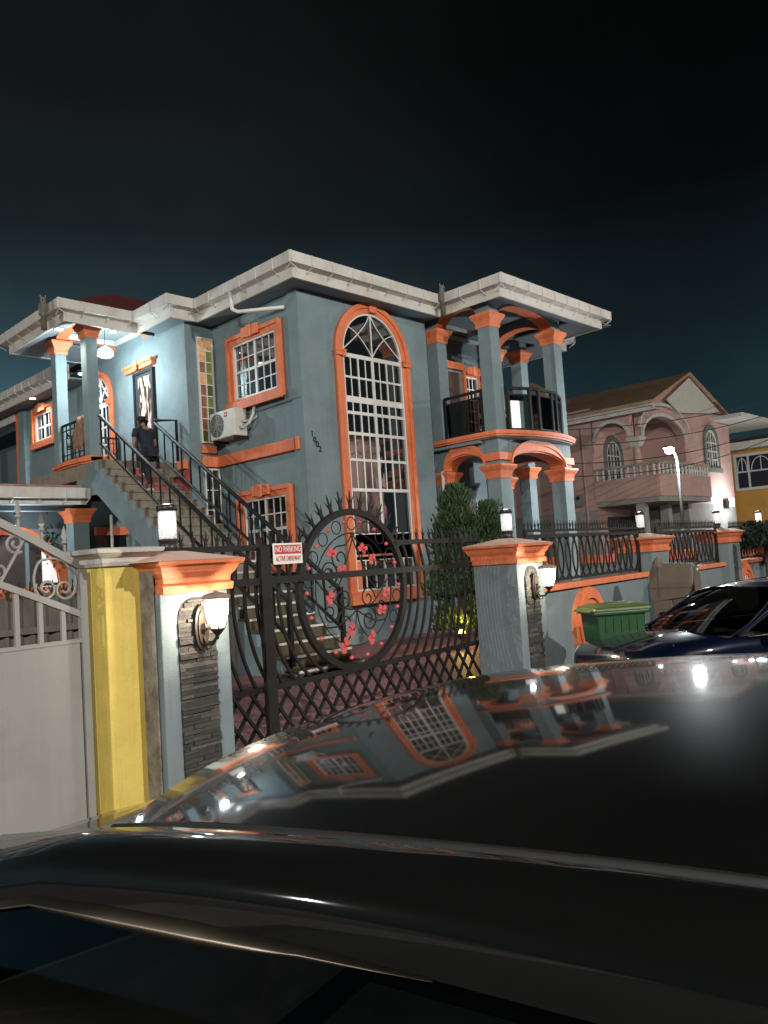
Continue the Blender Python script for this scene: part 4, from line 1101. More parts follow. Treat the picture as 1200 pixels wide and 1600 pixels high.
MB().box(X0+.05, X1-.05, -.018, .018, 1.10, 1.125).obj('sheet_rail', greym, gt)
x = X1-.165
while x > X0+.1:
    MB().box(x-.014, x+.014, -.012, .012, 1.125, midz(x)-.02).obj('bar', greym, gt)
    mb = MB(); z = topz(x+.03)+.02
    mb.box(x+.03-.007, x+.03+.007, -.006, .006, z, z+.085); mb.lathe([(.022, .07), (.018, .085), (.006, .095)], 8, (x+.03, 0, z))
    mb.add([(x+.03-.004, -.006, z+.085), (x+.03+.004, -.006, z+.085), (x+.03+.004, .006, z+.085), (x+.03-.004, .006, z+.085), (x+.03-.022, 0, z+.115), (x+.03+.022, 0, z+.115), (x+.03, 0, z+.19)], [(0, 1, 5, 6, 4), (2, 3, 4, 6, 5), (1, 2, 5), (3, 0, 4)])
    mb.obj('finial', greym, gt); x -= .148
def gscroll(cx, cz, s, fl):
    mb = MB()
    big = [(cx+fl*s*(.36*math.cos(a)), cz+s*.62*math.sin(a)) for a in [R(100)-R(190)*i/14 for i in range(15)]]
    sp1 = spiral((cx-fl*s*.02, cz-s*.38), s*.27, -PI/2 if True else 0, 1.35, -fl)
    mb.tube([(p[0], 0, p[1]) for p in big], .009, 5)
    mb.tube([(p[0], 0, p[1]) for p in sp1], .009, 5)
    mb.obj('scroll', greym, gt)
def circ_scroll(cx, cz, r, a0, t, sg):
    MB().tube([(p[0], 0, p[1]) for p in spiral((cx, cz), r, a0, t, sg)], .009, 5).obj('scroll', greym, gt)
x = X1-.20
k = 0
while x > X0+.2:
    zm = midz(x); zt2 = topz(x); hh = zt2-zm
    circ_scroll(x+.055, zm+hh*.30, .075, PI*.15, 1.5, -1); circ_scroll(x-.065, zm+hh*.33, .075, PI*.85, 1.5, 1)
    MB().tube(smooth([(x+.055+.075, 0, zm+hh*.32), (x+.125, 0, zm+hh*.55), (x+.06, 0, zm+hh*.80), (x+.0, 0, zm+hh*.88)]), .009, 5).tube(smooth([(x-.065-.075, 0, zm+hh*.35), (x-.14, 0, zm+hh*.6), (x-.10, 0, zm+hh*.84), (x-.0, 0, zm+hh*.88)]), .009, 5).obj('scroll', greym, gt)
    x -= .30
    if x < X0+.2: break
    zm = midz(x); zt2 = topz(x); hh = zt2-zm
    MB().bar((x-.06, 0, zm+.02), (x+.11, 0, zm+hh*.82), .014).obj('brace', greym, gt)
    circ_scroll(x+.05, zm+hh*.72, .065, -PI*.3, 1.5, -1); circ_scroll(x-.06, zm+hh*.28, .06, PI*.7, 1.5, 1)
    x -= .28
t = thing('grey_gate_post', 'grey neighbour gate post left out of the picture', 'pillar', gp(.35, 4.78), GA); MB().box(-.17, .17, 0, .32, -.2, 1.9).obj('shaft', yel, t); MB().box(-.24, .24, -.07, .39, 1.9, 2.0).obj('cap', creamc, t)
# corrugated yard wall behind the grey gate
cw = thing('corrugated_fence', 'dark weathered corrugated yard fence topped with black spikes', 'fence', (0.6, 9.0, 0))
corr = mat('corrugated_sheet', (.105, .10, .08), .9, .4, 4, .4, 40, dirt=(.04, .038, .03, .9), dscale=1.5, stretch=(1, 1, .35))
n = 220; top = 1.36; pa = [(5.6*i/n, .03*math.sin(i*1.15)) for i in range(n+1)]
MB().band(pa, [(p[0], p[1]+.012) for p in pa], 2, -.05, top).obj('sheet', corr, cw)
MB().box(0, 5.6, -.06, -.035, .95, 1.02).obj('batten', corr, cw)
MB().box(0, 4.9, .05, .09, 1.36, 1.46).obj('orange_rail', orange, cw)
for i in range(46): 
    o = spike(cw, .06+5.5*i/45, -.02, top-.02, random.uniform(-.1, .1), 1.5)

# ------------------------------------------------------------------ wheelie bins
bing = mat('bin_green', (.016, .062, .022), .45, .15, 5, .1, 60); binlid = mat('bin_lid_green', (.075, .105, .035), .45, .2, 5, .1, 60)
def wheelie(loc, rz, label, body=None, lid=None):
    t = thing('wheelie_bin', label, 'bin', loc, rz, 'green wheelie bins at the kerb')
    body = body or bing; lid = lid or binlid
    mb = MB(); mb.taper(-.22, .22, -.20, .20, .06, -.28, .28, -.245, .245, .90); mb.obj('body', body, t, .02)
    MB().box(-.31, .31, -.275, .275, .885, .925).obj('rim', body, t, .012)
    l = MB(); l.taper(-.32, .34, -.285, .285, .925, -.30, .33, -.265, .265, .965); l.taper(-.30, .33, -.265, .265, .965, -.20, .22, -.17, .17, .995); l.obj('lid', lid, t, .015)
    MB().box(.05, .16, -.05, .05, .99, 1.01).box(-.37, -.32, -.20, .20, .915, .94).obj('lid_handle', lid, t, .006)
    MB().tube([(.36, -.2, .93), (.36, .2, .93)], .016, 8).box(.30, .36, -.22, -.18, .90, .945).box(.30, .36, .18, .22, .90, .945).obj('handle', body, t)
    for k in range(5): MB().box(-.18+.09*k-.006, -.18+.09*k+.006, -.248, -.235, .70, .88).obj('rib', body, t)
    for s in (-1, 1):
        w = MB().lathe([(.02, -.03), (.095, -.03), (.10, 0), (.095, .03), (.02, .03)], 18).obj('wheel', cap_dark, t); w.rotation_euler = (PI/2, 0, 0); w.location = (.22, s*.23, .10)
    return t
wheelie((8.02, 4.40, -.13), R(-38), 'green wheelie bin in front of the orange ring left of the mailbox')
wheelie((10.95, 4.10, -.2), R(-35), 'dark green wheelie bin behind the blue car windscreen', mat('bin_dark', (.015, .038, .022), .5, .15, 5), mat('bin_dark_lid', (.022, .055, .03), .5, .15, 5))
# ------------------------------------------------------------------ street mailbox
mbm = mat('mailbox_brown', (.115, .090, .070), .65, .12, 4, .3, 60)
ml = thing('mailbox', 'brown plastic street mailbox with tunnel shaped head on a pedestal', 'mailbox', (10.02, 4.68, -.075), R(4)); ml.scale = (.72, .68, .96)
# side profile in y (towards the street is negative) and z
hd = [(.20, .84), (-.44, .90)]+[(-.51, .95), (-.57, 1.05), (-.60, 1.26), (-.55, 1.34)]+[(.02, 1.36), (.06, 1.38), (.08, 1.44), (.13, 1.455), (.17, 1.42), (.20, 1.36), (.25, 1.28), (.25, .88)]
n = 8; mb = MB()
for i in range(n):      # rounded barrel head: slices across x
    a0, a1 = -1+2*i/n, -1+2*(i+1)/n
    def sl(a):
        k = math.sqrt(max(0, 1-abs(a)**2.6))*.5+.5
        return [(p[0]*(1 if abs(a) < .9 else .985), .86+(p[1]-.86)*(k if p[1] > 1.1 else 1)) for p in hd]
    A = sl(a0); B = sl(a1); m_ = len(hd)
    vs = [(a0*.20, p[0], p[1]) for p in A]+[(a1*.20, p[0], p[1]) for p in B]
    fs = [(j, (j+1) % m_, m_+(j+1) % m_, m_+j) for j in range(m_)]
    if i == 0: fs.append(tuple(range(m_)))
    if i == n-1: fs.append(tuple(range(m_, 2*m_)))
    mb.add(vs, fs, False)
mb.obj('head', mbm, ml)
MB().taper(-.17, .17, -.10, .20, 0, -.19, .19, -.16, .22, .86).obj('pedestal', mbm, ml, .015)
br = [(-.10, .30), (-.14, .58), (-.24, .76), (-.44, .87), (-.40, .90), (-.10, .90)]
MB().prism(br, 0, -.13, .13).obj('bracket', mbm, ml, .01)
MB().box(-.205, .205, -.55, .24, 1.015, 1.03).box(-.206, .206, .06, .075, .88, 1.33).obj('seam', mat('mailbox_seam', (.08, .06, .045), .7, .1, 5), ml)
MB().prism(arc(0, 1.10, .165, .21, 0, PI, 14)+[(-.165, .95), (.165, .95)], 1, -.612, -.60).obj('door', mat('mailbox_door', (.10, .075, .058), .6, .1, 5), ml)
MB().box(-.025, .025, -.63, -.61, 1.24, 1.27).obj('latch', white, ml)

# ------------------------------------------------------------------ shrubs
def conifer(name, label, base, h, rad, nleaf, seed, lean=0):
    nleaf = int(nleaf*2.8); rnd = random.Random(seed)
    t = thing(name, label, 'shrub', base, 0, 'conifer shrubs behind the gate')
    MB().tube([(0, 0, 0), (.02, 0, h*.5), (lean*.8, .0, h*.85)], [.05, .035, .012], 7).obj('trunk', mat('bark', (.06, .045, .03), .9, .3, 12, .5, 30), t)
    bunches = []
    for i in range(150):
        z = rnd.random()**.8; r_ = rad*min(1, .62+z*1.6)*max(0, 1-z)**.85*rnd.uniform(.35, 1.08); a = rnd.random()*2*PI
        bunches.append(Vector((r_*math.cos(a)+lean*z, r_*math.sin(a), h*(.05+.93*z))))
    groups = [MB(), MB(), MB()]
    for i in range(nleaf):
        b = rnd.choice(bunches); g = rnd.random()
        up = rnd.uniform(-.02, .22)
        p = b+Vector((rnd.gauss(0, .075), rnd.gauss(0, .075), up))
        d = Vector((b.x-lean*.5, b.y, 0)); d = (d.normalized() if d.length > .01 else Vector((1, 0, 0)))*.35+Vector((rnd.gauss(0, .3), rnd.gauss(0, .3), 1)); d.normalize()
        s_ = d.cross(Vector((rnd.gauss(0, 1), rnd.gauss(0, 1), rnd.gauss(0, 1)))).normalized()
        L = rnd.uniform(.06, .125); w = L*.15
        groups[rnd.choice([0, 0, 1, 2])].add([p, p+d*L*.5+s_*w, p+d*L, p+d*L*.5-s_*w], [(0, 1, 2, 3)])
    for g, c in zip(groups, ((.030, .066, .019), (.046, .090, .025), (.018, .040, .014))):
        g.obj('crown', mat('needles_%d' % int(c[1]*1000), c, .7, .35, 12), t)
conifer('conifer_shrub', 'tall pointed green conifer lit from below behind the gate', (10.50, 8.55, 0), 2.58, .74, 9000, 3)
conifer('conifer_shrub', 'shorter green conifer leaning right beside the tall one', (11.12, 8.42, 0), 2.24, .50, 5200, 9, .12)
up = thing('garden_spotlight', 'small yellow garden spotlight glowing at the foot of the conifer', 'lamp', (9.95, 8.15, 0))
MB().lathe([(.05, 0), (.02, .02), (.015, .14)], 10).obj('spike_base', cap_dark, up); MB().lathe([(.03, .14), (.07, .17), (.075, .25), (.06, .25)], 12).obj('housing', cap_dark, up)
MB().ball((0, 0, .25), .062, 7).obj('bulb', emis('spot_bulb', (1, .72, .15), 6), up)
pl('spot_beam', (0.05, .02, .36), 16, (1, .62, .12), .05, up)
t = thing('planter_edge', 'low orange brick border around the conifers', 'planter', (9.6, 8.1, 0)); MB().box(.5, 2.3, -.35, -.2, 0, .16).box(2.15, 2.3, -.2, 1.2, 0, .16).obj('kerb', orange, t, .01)
mb = MB(); rnd = random.Random(5)
for i in range(2600):
    a = rnd.random()*2*PI; u_ = rnd.random()**.4; el = rnd.uniform(-.3, 1); p = Vector((.75*u_*math.cos(a)*math.cos(el), .5*u_*math.sin(a)*math.cos(el), .1+1.38+.48*u_*math.sin(el)))
    d = Vector((rnd.gauss(0, 1), rnd.gauss(0, 1), rnd.gauss(0, 1))).normalized()*.075; s_ = d.cross(Vector((rnd.gauss(0, 1), rnd.gauss(0, 1), 1))).normalized()*.03
    mb.add([p-d, p+s_, p+d, p-s_], [(0, 1, 2, 3)])
t = thing('round_bush', 'dark rounded bush in front of the fence at the right picture edge', 'bush', (16.6, 5.6, -.075))
mb.obj('crown', plantm, t); MB().tube([(0, 0, 0), (0, 0, 1.4)], .05, 7).obj('trunk', mat('bark', (.06, .045, .03)), t)
# ------------------------------------------------------------------ person on the stair
skin = mat('skin', (.28, .155, .10), .6, .1, 20); shirtm = mat('navy_shirt', (.012, .018, .028), .85, .25, 20, .3, 80); trou = mat('dark_trousers', (.018, .018, .022), .9, .3, 20, .3, 80); hairm = mat('black_hair', (.008, .007, .007), .6, .3, 40, .4, 90); shoem = mat('pale_shoe', (.55, .50, .45), .6, .1, 20)
def skinned(name, verts, edges, radii, m, parent, sub=2, root=0):
    me = bpy.data.meshes.new(name); me.from_pydata(verts, edges, []); o = bpy.data.objects.new(name, me); COL.objects.link(o); o.parent = parent
    me.materials.append(m)
    sk = o.modifiers.new('skin', 'SKIN')
    me.skin_vertices.new(name='') if not me.skin_vertices else None
    d = me.skin_vertices[0].data
    for i, r_ in enumerate(radii):
        d[i].radius = r_ if isinstance(r_, tuple) else (r_, r_)
        d[i].use_root = (i == root)
    ss = o.modifiers.new('sub', 'SUBSURF'); ss.levels = sub; ss.render_levels = sub
    return o
per = thing('person', 'person in a dark shirt and trousers climbing the outside stair', 'person', (7.33, 12.98, SZ+SR*17), 0)
# y forward (up the stair), z up from the trailing foot
Vt = [(0, .22, .76), (0, .25, .90), (0, .30, 1.06), (0, .34, 1.19), (0, .37, 1.27), (0, .41, 1.34), (0, .43, 1.42),            # 0 pelvis .. 6 head top
      (-.09, .20, .72), (-.095, .12, .40), (-.09, .0, .09), (-.09, .10, .03),                       # left (trailing) leg
      (.09, .26, .73), (.10, .52, .62), (.10, .46, .42), (.10, .58, .385),                           # right leg up two steps
      (-.17, .34, 1.17), (-.235, .30, .93), (-.20, .40, .74), (-.19, .45, .66),                     # left arm
      (.17, .34, 1.17), (.245, .38, .95), (.26, .56, .86), (.27, .63, .86)]
Et = [(0, 1), (1, 2), (2, 3), (3, 4), (4, 5), (5, 6), (0, 7), (7, 8), (8, 9), (9, 10), (0, 11), (11, 12), (12, 13), (13, 14), (3, 15), (15, 16), (16, 17), (17, 18), (3, 19), (19, 20), (20, 21), (21, 22)]
Rt = [(.13, .10), (.115, .085), (.13, .095), (.12, .085), (.045, .045), (.07, .082), (.055, .068), .085, .055, .036, .03, .085, .058, .04, .032, .05, .036, .028, .024, .05, .036, .028, .024]
skinned('body', Vt, Et, Rt, skin, per)
sv = [Vt[i] for i in (0, 1, 2, 3, 4)]+[Vt[15], (-.215, .315, 1.02), Vt[19], (.225, .365, 1.03), (0, .20, .69)]
skinned('shirt', sv, [(0, 1), (1, 2), (2, 3), (3, 4), (3, 5), (5, 6), (3, 7), (7, 8), (0, 9)], [(.152, .122), (.135, .105), (.15, .115), (.138, .102), (.055, .055), .066, .056, .066, .056, (.15, .12)], shirtm, per)
tv = [(0, .21, .72), Vt[7], Vt[8], (-.09, .01, .11), Vt[11], Vt[12], (.10, .465, .44)]
skinned('trousers', tv, [(0, 1), (1, 2), (2, 3), (0, 4), (4, 5), (5, 6)], [(.138, .112), .098, .07, .055, .098, .072, .056], trou, per)
skinned('hair', [(0, .385, 1.36), (0, .405, 1.43), (0, .345, 1.33)], [(0, 1), (0, 2)], [(.078, .075), (.066, .070), (.05, .045)], hairm, per)
for x, y, z in ((-.09, .05, .03), (.10, .53, .377)):
    MB().box(x-.045, x+.045, y-.10, y+.14, z-.03, z+.035).obj('shoe', shoem, per, .025)
for sx, v in ((-1, Vt[18]), (1, Vt[22])):
    for k in range(5):
        f0 = Vector(v)+Vector((.0, 0, .0)); dx = (-.022+.011*k)
        if k == 4: pts = [f0+Vector((-sx*.02, 0, .015)), f0+Vector((-sx*.04, .02, -.005)), f0+Vector((-sx*.035, .045, -.02))]
        else: pts = [f0+Vector((dx, .01, -.01)), f0+Vector((dx, .04, -.03)), f0+Vector((dx, .05, -.065+.006*abs(k-1))), f0+Vector((dx, .035, -.085))]
        MB().tube(pts, [.009, .0085, .007, .006][:len(pts)], 6).obj('finger', skin, per)
hd_ = bpy.data.objects.new('ear', MB().ball((0, 0, 0), .02, 6).mesh('ear')); hd_.data.materials.append(skin); COL.objects.link(hd_); hd_.parent = per; hd_.location = (-.072, .42, 1.36); e2 = inst(hd_, per, (.072, .42, 1.36))
# red stained riser panels high on the stair
for i in (18, 19, 20, 21):
    y0 = ST0+SG*i; z = SZ+SR*i
    MB().box(7.22, 7.62, y0-.004, y0-.0005, z-SR+.004, z-.04).obj('riser_panel', redm, stair)

# ------------------------------------------------------------------ cars
tyre = mat('tyre', (.015, .015, .015), .9, .2, 12); rim = mat('wheel_rim', (.25, .25, .26), .35, .1, 5, metal=.8)
chrome = mat('chrome', (.13, .11, .085), .34, .1, 3, metal=1.0)
plastic = mat('black_plastic', (.012, .012, .012), .5, .2, 12)
interior = mat('car_interior', (.06, .052, .042), .8, .25, 8); seatm = mat('car_seat', (.13, .115, .09), .85, .2, 9, .3, 60)
rub = mat('rubber_seal', (.01, .01, .01), .7, .2, 12)
def lens(nm, c): return emis(nm, c, 0.0, c)
def roofz(v, s):
    base = 1.478-(.048*(v/.8)**2 if v > 0 else .035*(v/.8)**2)
    return base-.045*abs(s)**2.6
def car(name, label, loc, rz, paint, detail=True):
    t = thing(name, label, 'car', loc, rz)
    Hd = .66           # half width of the roof at the ditch
    VF, VR = 1.02, -.80
    # roof skin
    N_ = 30; vs = []; fs = []
    for i in range(N_+1):
        s = -1+2*i/N_
        for j in range(N_+1):
            v = VR+(VF-VR)*j/N_
            vv = v-(.09*abs(s)**2.5 if j > N_/2 else -.05*abs(s)**2.5)*(abs(j-N_/2)/(N_/2))
            hw = Hd*(1-.05*max(0, (v-.3)/.7)**2-.06*max(0, (-.2-v)/.6)**2)
            edge = -.015*max(0, (v-.80)/.22)**2-.02*max(0, (-.62-v)/.18)**2
            vs.append((vv, s*hw, roofz(vv, s)+edge))
    for i in range(N_):
        for j in range(N_):
            a = i*(N_+1)+j; fs.append((a, a+1, a+N_+2, a+N_+1))
    rf = MB().add(vs, fs, True).obj('roof', paint, t); 
    def edge_at(sg, v):
        hw = Hd*(1-.05*max(0, (v-.3)/.7)**2-.06*max(0, (-.2-v)/.6)**2)
        edge = -.015*max(0, (v-.80)/.22)**2-.02*max(0, (-.62-v)/.18)**2
        return (sg*hw, roofz(v, 1)+edge)
    # side rails: from the rear deck over the door to the cowl
    def inner(sg):
        p = [(-1.45, sg*.60, .99), (-1.15, sg*.60, 1.20)]
        for k in range(13):
            v = -.78+(.93+.78)*k/12; y, z = edge_at(sg, v); p.append((v, y, z))
        return p+[(1.16, sg*.625, 1.325), (1.36, sg*.67, 1.18), (1.60, sg*.70, 1.01), (1.82, sg*.73, .90)]
    def outer(sg):
        p = [(-1.50, sg*.80, .93), (-1.12, sg*.785, 1.14)]
        for k in range(13):
            v = -.78+(.93+.78)*k/12
            z = 1.339-.028*max(0, (v-.3)/.6)**2-.05*max(0, (-.2-v)/.58)**2
            p.append((v, sg*(.755-.006*max(0, v)), z))
        return p+[(1.18, sg*.75, 1.245), (1.40, sg*.775, 1.11), (1.62, sg*.80, .985), (1.80, sg*.835, .90)]
    for sg in (1, -1):
        I, O = inner(sg), outer(sg); n = len(I); vs = []; fs = []; K = 9
        for i in range(n):
            A, B = Vector(I[i]), Vector(O[i])
            for k in range(K):
                q = k/(K-1)
                p = A.lerp(B, q)
                out = math.sin(q*PI)*.030
                # a shallow ditch beside the roof skin, then a rounded shoulder
                dip = -.010 if k == 0 else (.002 if k == 1 else 0)
                p = p+Vector((0, sg*out, out*.75+dip))
                vs.append(p)
        for i in range(n-1):
            for k in range(K-1):
                a = i*K+k; fs.append((a, a+1, a+K+1, a+K))
        MB().add(vs, fs, True).obj('side_rail', paint, t)
        # rubber drip strip in the ditch
        MB().tube([Vector(p)+Vector((0, -sg*.002, -.008)) for p in I[2:15]], .008, 6).obj('drip_seal', rub, t)
        # chrome window trim along the door tops; its swell and taper shape the bright glint
        mb = MB(); OO = [Vector(p) for p in O[1:20] if p[0] > .30]
        n = len(OO); vs = []; fs = []
        for i, p in enumerate(OO):
            w = (.0022+.0135*math.exp(-((p.x-.70)/.17)**2))*min(1, max(.03, (p.x-.30)/.25))
            q = min(1, max(.02, (p.x-.30)/.25)); vs += [p+Vector((0, 0, .004*q)), p+Vector((0, sg*.010*q, -w*.45)), p+Vector((0, sg*.012*q, -w)), p+Vector((0, -sg*.004*q, -w-.004*q))]
        for i in range(n-1):
            for k in range(3): fs.append((i*4+k, i*4+k+1, i*4+5+k, i*4+4+k))
        mb.add(vs, fs, True).obj('window_trim', chrome, t)
        # side windows
        belt = lambda v: (v, sg*(.885-.03*max(0, (v-1.0))), .925-.02*(v))
        for nm, v0, v1 in (('side_window', .10, 1.76), ('side_window', -1.28, .02)):
            top = [p for p in O if v0-.02 <= p[0] <= v1+.02]
            if v0 > 0: top = [(v0, top[0][1], top[0][2]+.0)]+top
            else: top = top+[(v1, top[-1][1], top[-1][2])]
            vs = [(p[0], p[1]-sg*.006, p[2]-.012) for p in top]+[belt(p[0]) for p in top]; k = len(top)
            MB().add(vs, [(i, i+1, k+i+1, k+i) for i in range(k-1)], True).obj(nm, cartint, t)
        y0, z0 = .752, 1.345
        MB().add([(-.0, sg*(y0+.004), z0), (.12, sg*(y0+.004), z0), (.14, sg*.895, .915), (-.02, sg*.895, .915), (0, sg*(y0-.02), z0), (.12, sg*(y0-.02), z0), (.14, sg*.86, .915), (-.02, sg*.86, .915)], [(0, 1, 2, 3), (4, 5, 6, 7), (0, 3, 7, 4), (1, 2, 6, 5)]).obj('door_pillar', rub, t)
        MB().tube([(-1.45, sg*.885, .945), (0, sg*.897, .93), (1.0, sg*.895, .912), (1.72, sg*.87, .895)], .010, 6).obj('belt_trim', chrome, t)
        m_ = MB().ball((0, 0, 0), .1, 8).obj('mirror', paint, t); m_.scale = (.75, 1.1, .75); m_.location = (1.42, sg*1.0, .98)
        MB().tube([(1.45, sg*.86, .92), (1.43, sg*.98, .95)], .03, 6).obj('mirror_arm', plastic, t)
        for hx in (.28, -.86): MB().tube([(hx-.10, sg*.912, .78), (hx-.07, sg*.935, .79), (hx+.07, sg*.935, .79), (hx+.10, sg*.912, .78)], .014, 6).obj('door_handle', chrome, t)
    # windscreen and rear glass
    def screen(nm, top, bot):
        n = len(top); vs = []; M_ = 8
        for i in range(n):
            A, B = Vector(top[i]), Vector(bot[i])
            for k in range(M_+1):
                q = k/M_; p = A.lerp(B, q)+Vector((0, 0, .035*math.sin(q*PI))); vs.append(p)
        fs = [(i*(M_+1)+k, i*(M_+1)+k+1, (i+1)*(M_+1)+k+1, (i+1)*(M_+1)+k) for i in range(n-1) for k in range(M_)]
        MB().add(vs, fs, True).obj(nm, cartint, t)
    S_ = [-1+2*i/12 for i in range(13)]
    screen('windscreen', [(VF-.085*abs(s)**2.5, s*.625, roofz(VF, s)-.032) for s in S_], [(1.92-.12*abs(s)**2, s*.73, .905) for s in S_])
    screen('rear_window', [(VR+.05*abs(s)**2.5, s*.615, roofz(VR, s)-.02) for s in S_], [(-1.55+.08*abs(s)**2, s*.62, .985) for s in S_])
    # lower body lofted along the length
    st = [(-2.22, .62, .34, .80), (-2.16, .76, .28, .90), (-1.9, .84, .22, .965), (-1.5, .885, .20, .975), (-.9, .905, .19, .945), (0, .91, .19, .925), (.9, .905, .19, .905), (1.5, .895, .2, .90), (1.9, .885, .2, .895), (2.4, .875, .2, .855), (2.72, .82, .22, .77), (2.86, .68, .26, .69), (2.92, .5, .30, .62)]
    vs = []; K = 14
    for x, hw, zl, zh in st:
        half = [(hw*.92, zl), (hw*.985, zl+.10), (hw, zl+(zh-zl)*.55), (hw*.985, zl+(zh-zl)*.80), (hw*.96, zh-.03), (hw*.90, zh-.002), (0, zh+(.03 if abs(x) > 1.4 else 0))]
        ring = [(x, p[0], p[1]) for p in half]+[(x, -p[0], p[1]) for p in reversed(half[:-1])]
        vs += ring
    n = 13; fs = []
    for i in range(len(st)-1):
        mid = -1.5 <= st[i][0] and st[i+1][0] <= 1.9
        for j in range(n-1):
            if mid and j in (5, 6): continue     # open cabin
            fs.append((i*n+j, i*n+j+1, (i+1)*n+j+1, (i+1)*n+j))
        fs.append((i*n+n-1, i*n, (i+1)*n, (i+1)*n+n-1))
    fs.append(tuple(range(n))); fs.append(tuple((len(st)-1)*n+j for j in range(n)))
    MB().add(vs, fs, True).obj('body', paint, t)
    MB().box(-1.5, 1.88, -.80, .80, .28, .34).obj('cabin_floor', interior, t)
    for x in (1.95, -1.32):
        for sg in (1, -1):
            w = MB().lathe([(.20, -.09), (.31, -.095), (.325, -.06), (.325, .06), (.31, .095), (.20, .09)], 26).obj('wheel', tyre, t); w.rotation_euler = (PI/2, 0, 0); w.location = (x, sg*.84, .325)
            r_ = MB()
            r_.lathe([(.02, -.02), (.205, -.02), (.205, .05), (.19, .06), (.19, .0), (.02, .0)], 22)
            for k in range(5):
                a = 2*PI*k/5; r_.bar((.03*math.cos(a), .03*math.sin(a), .055), (.19*math.cos(a), .19*math.sin(a), .045), .05)
            r_ = r_.obj('rim', rim, w); r_.rotation_euler = (0, 0 if sg < 0 else PI, 0); r_.location = (0, 0, -sg*.05)
    # front: grille, headlights, plate panel
    MB().box(2.86, 2.935, -.44, .44, .50, .59).obj('grille', plastic, t)
    g = MB()
    for k in range(4): g.box(2.93, 2.942, -.42, .42, .505+.025*k, .515+.025*k)
    g.box(2.86, 2.94, -.46, .46, .595, .625); g.obj('grille_bar', chrome, t)
    for sg in (1, -1):
        hl = MB().taper(2.62, 2.84, sg*.64-.14, sg*.64+.14, .58, 2.50, 2.74, sg*.68-.12, sg*.68+.12, .745).obj('headlight', mat('headlight_glass', (.5, .52, .52), .08, .05, 6, coat=1), t, .02)
        MB().taper(-2.24, -2.12, sg*.66-.12, sg*.66+.12, .66, -2.22, -2.05, sg*.68-.12, sg*.68+.12, .84).obj('tail_light', mat('tail_red', (.25, .01, .012), .2, .05, 6, coat=1), t, .02)
    # cabin
    MB().taper(1.2, 1.85, -.78, .78, .70, 1.35, 1.82, -.70, .70, .90).obj('dashboard', interior, t, .03)
    for yy in (.38, -.38):
        MB().taper(-.05, .50, yy-.24, yy+.24, .34, -.05, .48, yy-.23, yy+.23, .56).taper(-.25, -.05, yy-.23, yy+.23, .50, -.50, -.38, yy-.19, yy+.19, 1.10).taper(-.50, -.40, yy-.11, yy+.11, 1.12, -.52, -.44, yy-.10, yy+.10, 1.28).obj('seat', seatm, t, .03)
    MB().taper(-1.2, -.70, -.66, .66, .34, -1.2, -.72, -.64, .64, .56).taper(-1.38, -1.2, -.62, .62, .5, -1.5, -1.40, -.58, .58, .98).obj('rear_seat', seatm, t, .03)
    MB().tube([(1.12-.10*math.sin(2*PI*i/20)*.6, -.38+.18*math.cos(2*PI*i/20), .90+.17*math.sin(2*PI*i/20)) for i in range(20)], .015, 6, True).tube([(1.15, -.38, .86), (1.4, -.38, .78)], .03, 6).obj('steering_wheel', plastic, t)
    return t
paint1 = mat('car_paint_black', (.0040, .0042, .0042), .38, .15, 1.5, 0, metal=0, spec=.015, coat=.85)
paint2 = mat('car_paint_blue', (.0018, .004, .014), .30, .12, 2.0, 0, spec=.05, coat=1.0)
_p = MATS['car_paint_black'].node_tree.nodes['Principled BSDF']; _p.inputs['Coat Roughness'].default_value = .05
a0 = R(-12)
car('dark_car', 'glossy dark car filling the foreground, house mirrored in its roof', (1.35*math.cos(a0), -1.35*math.sin(a0), -.2), R(90)-a0, paint1)
car('blue_car', 'blue car with chrome grille parked along the fence behind the dark roof', (9.50, 2.70, -.2), R(149), paint2).scale = (.94, .94, .85)

# ------------------------------------------------------------------ pink house across the side yard
pinkm = mat('pink_paint', (.50, .315, .27), .8, .13, 2.0, .2, 40, dirt=(.32, .21, .195, .5), dscale=.6)
greyw = mat('grey_render', (.30, .28, .25), .9, .2, 2.0, .3, 40, dirt=(.14, .13, .11, .6), dscale=.6)
tileb = mat('brown_roof', (.40, .25, .145), .8, .25, 3.0, .4, 12, stretch=(1, 1, 1), dirt=(.26, .16, .095, .5))
dimw = mat('window_white', (.55, .54, .48), .5, .1, 5)
greenstone = mat('window_surround_grey', (.13, .145, .125), .8, .2, 8)
PH = Vector((29, 14.2, 0))
ph = thing('pink_house', 'pink gabled house with brown roof and arched balcony beyond the blue house', 'house', PH)
def pp(name, mb, m, bevel=0):
    o = mb.obj(name, m, ph, bevel); o.location = -PH; return o
pp('wall', MB().box(29.0, 38.5, 16.2, 28, -.1, 7.2), pinkm); pp('wall', MB().box(33.4, 38.5, 14.2, 16.2, 3.1, 7.3), pinkm)
pp('wall', MB().box(33.2, 38.5, 14.2, 16.2, -.1, 3.1), greyw)
pp('wall_base', MB().box(28.95, 29.0, 16.2, 28, -.1, 3.0), greyw)
pp('front_gable', MB().prism([(29.2, 7.0), (38.5, 7.0), (38.0, 7.05), (33.9, 8.55), (29.4, 7.0)], 1, 14.24, 14.6), pinkm)
pp('gable_panel', MB().prism([(31.5, 7.42), (32.6, 6.95), (37.2, 7.33), (33.9, 8.62)], 1, 13.98, 14.04), dimw)
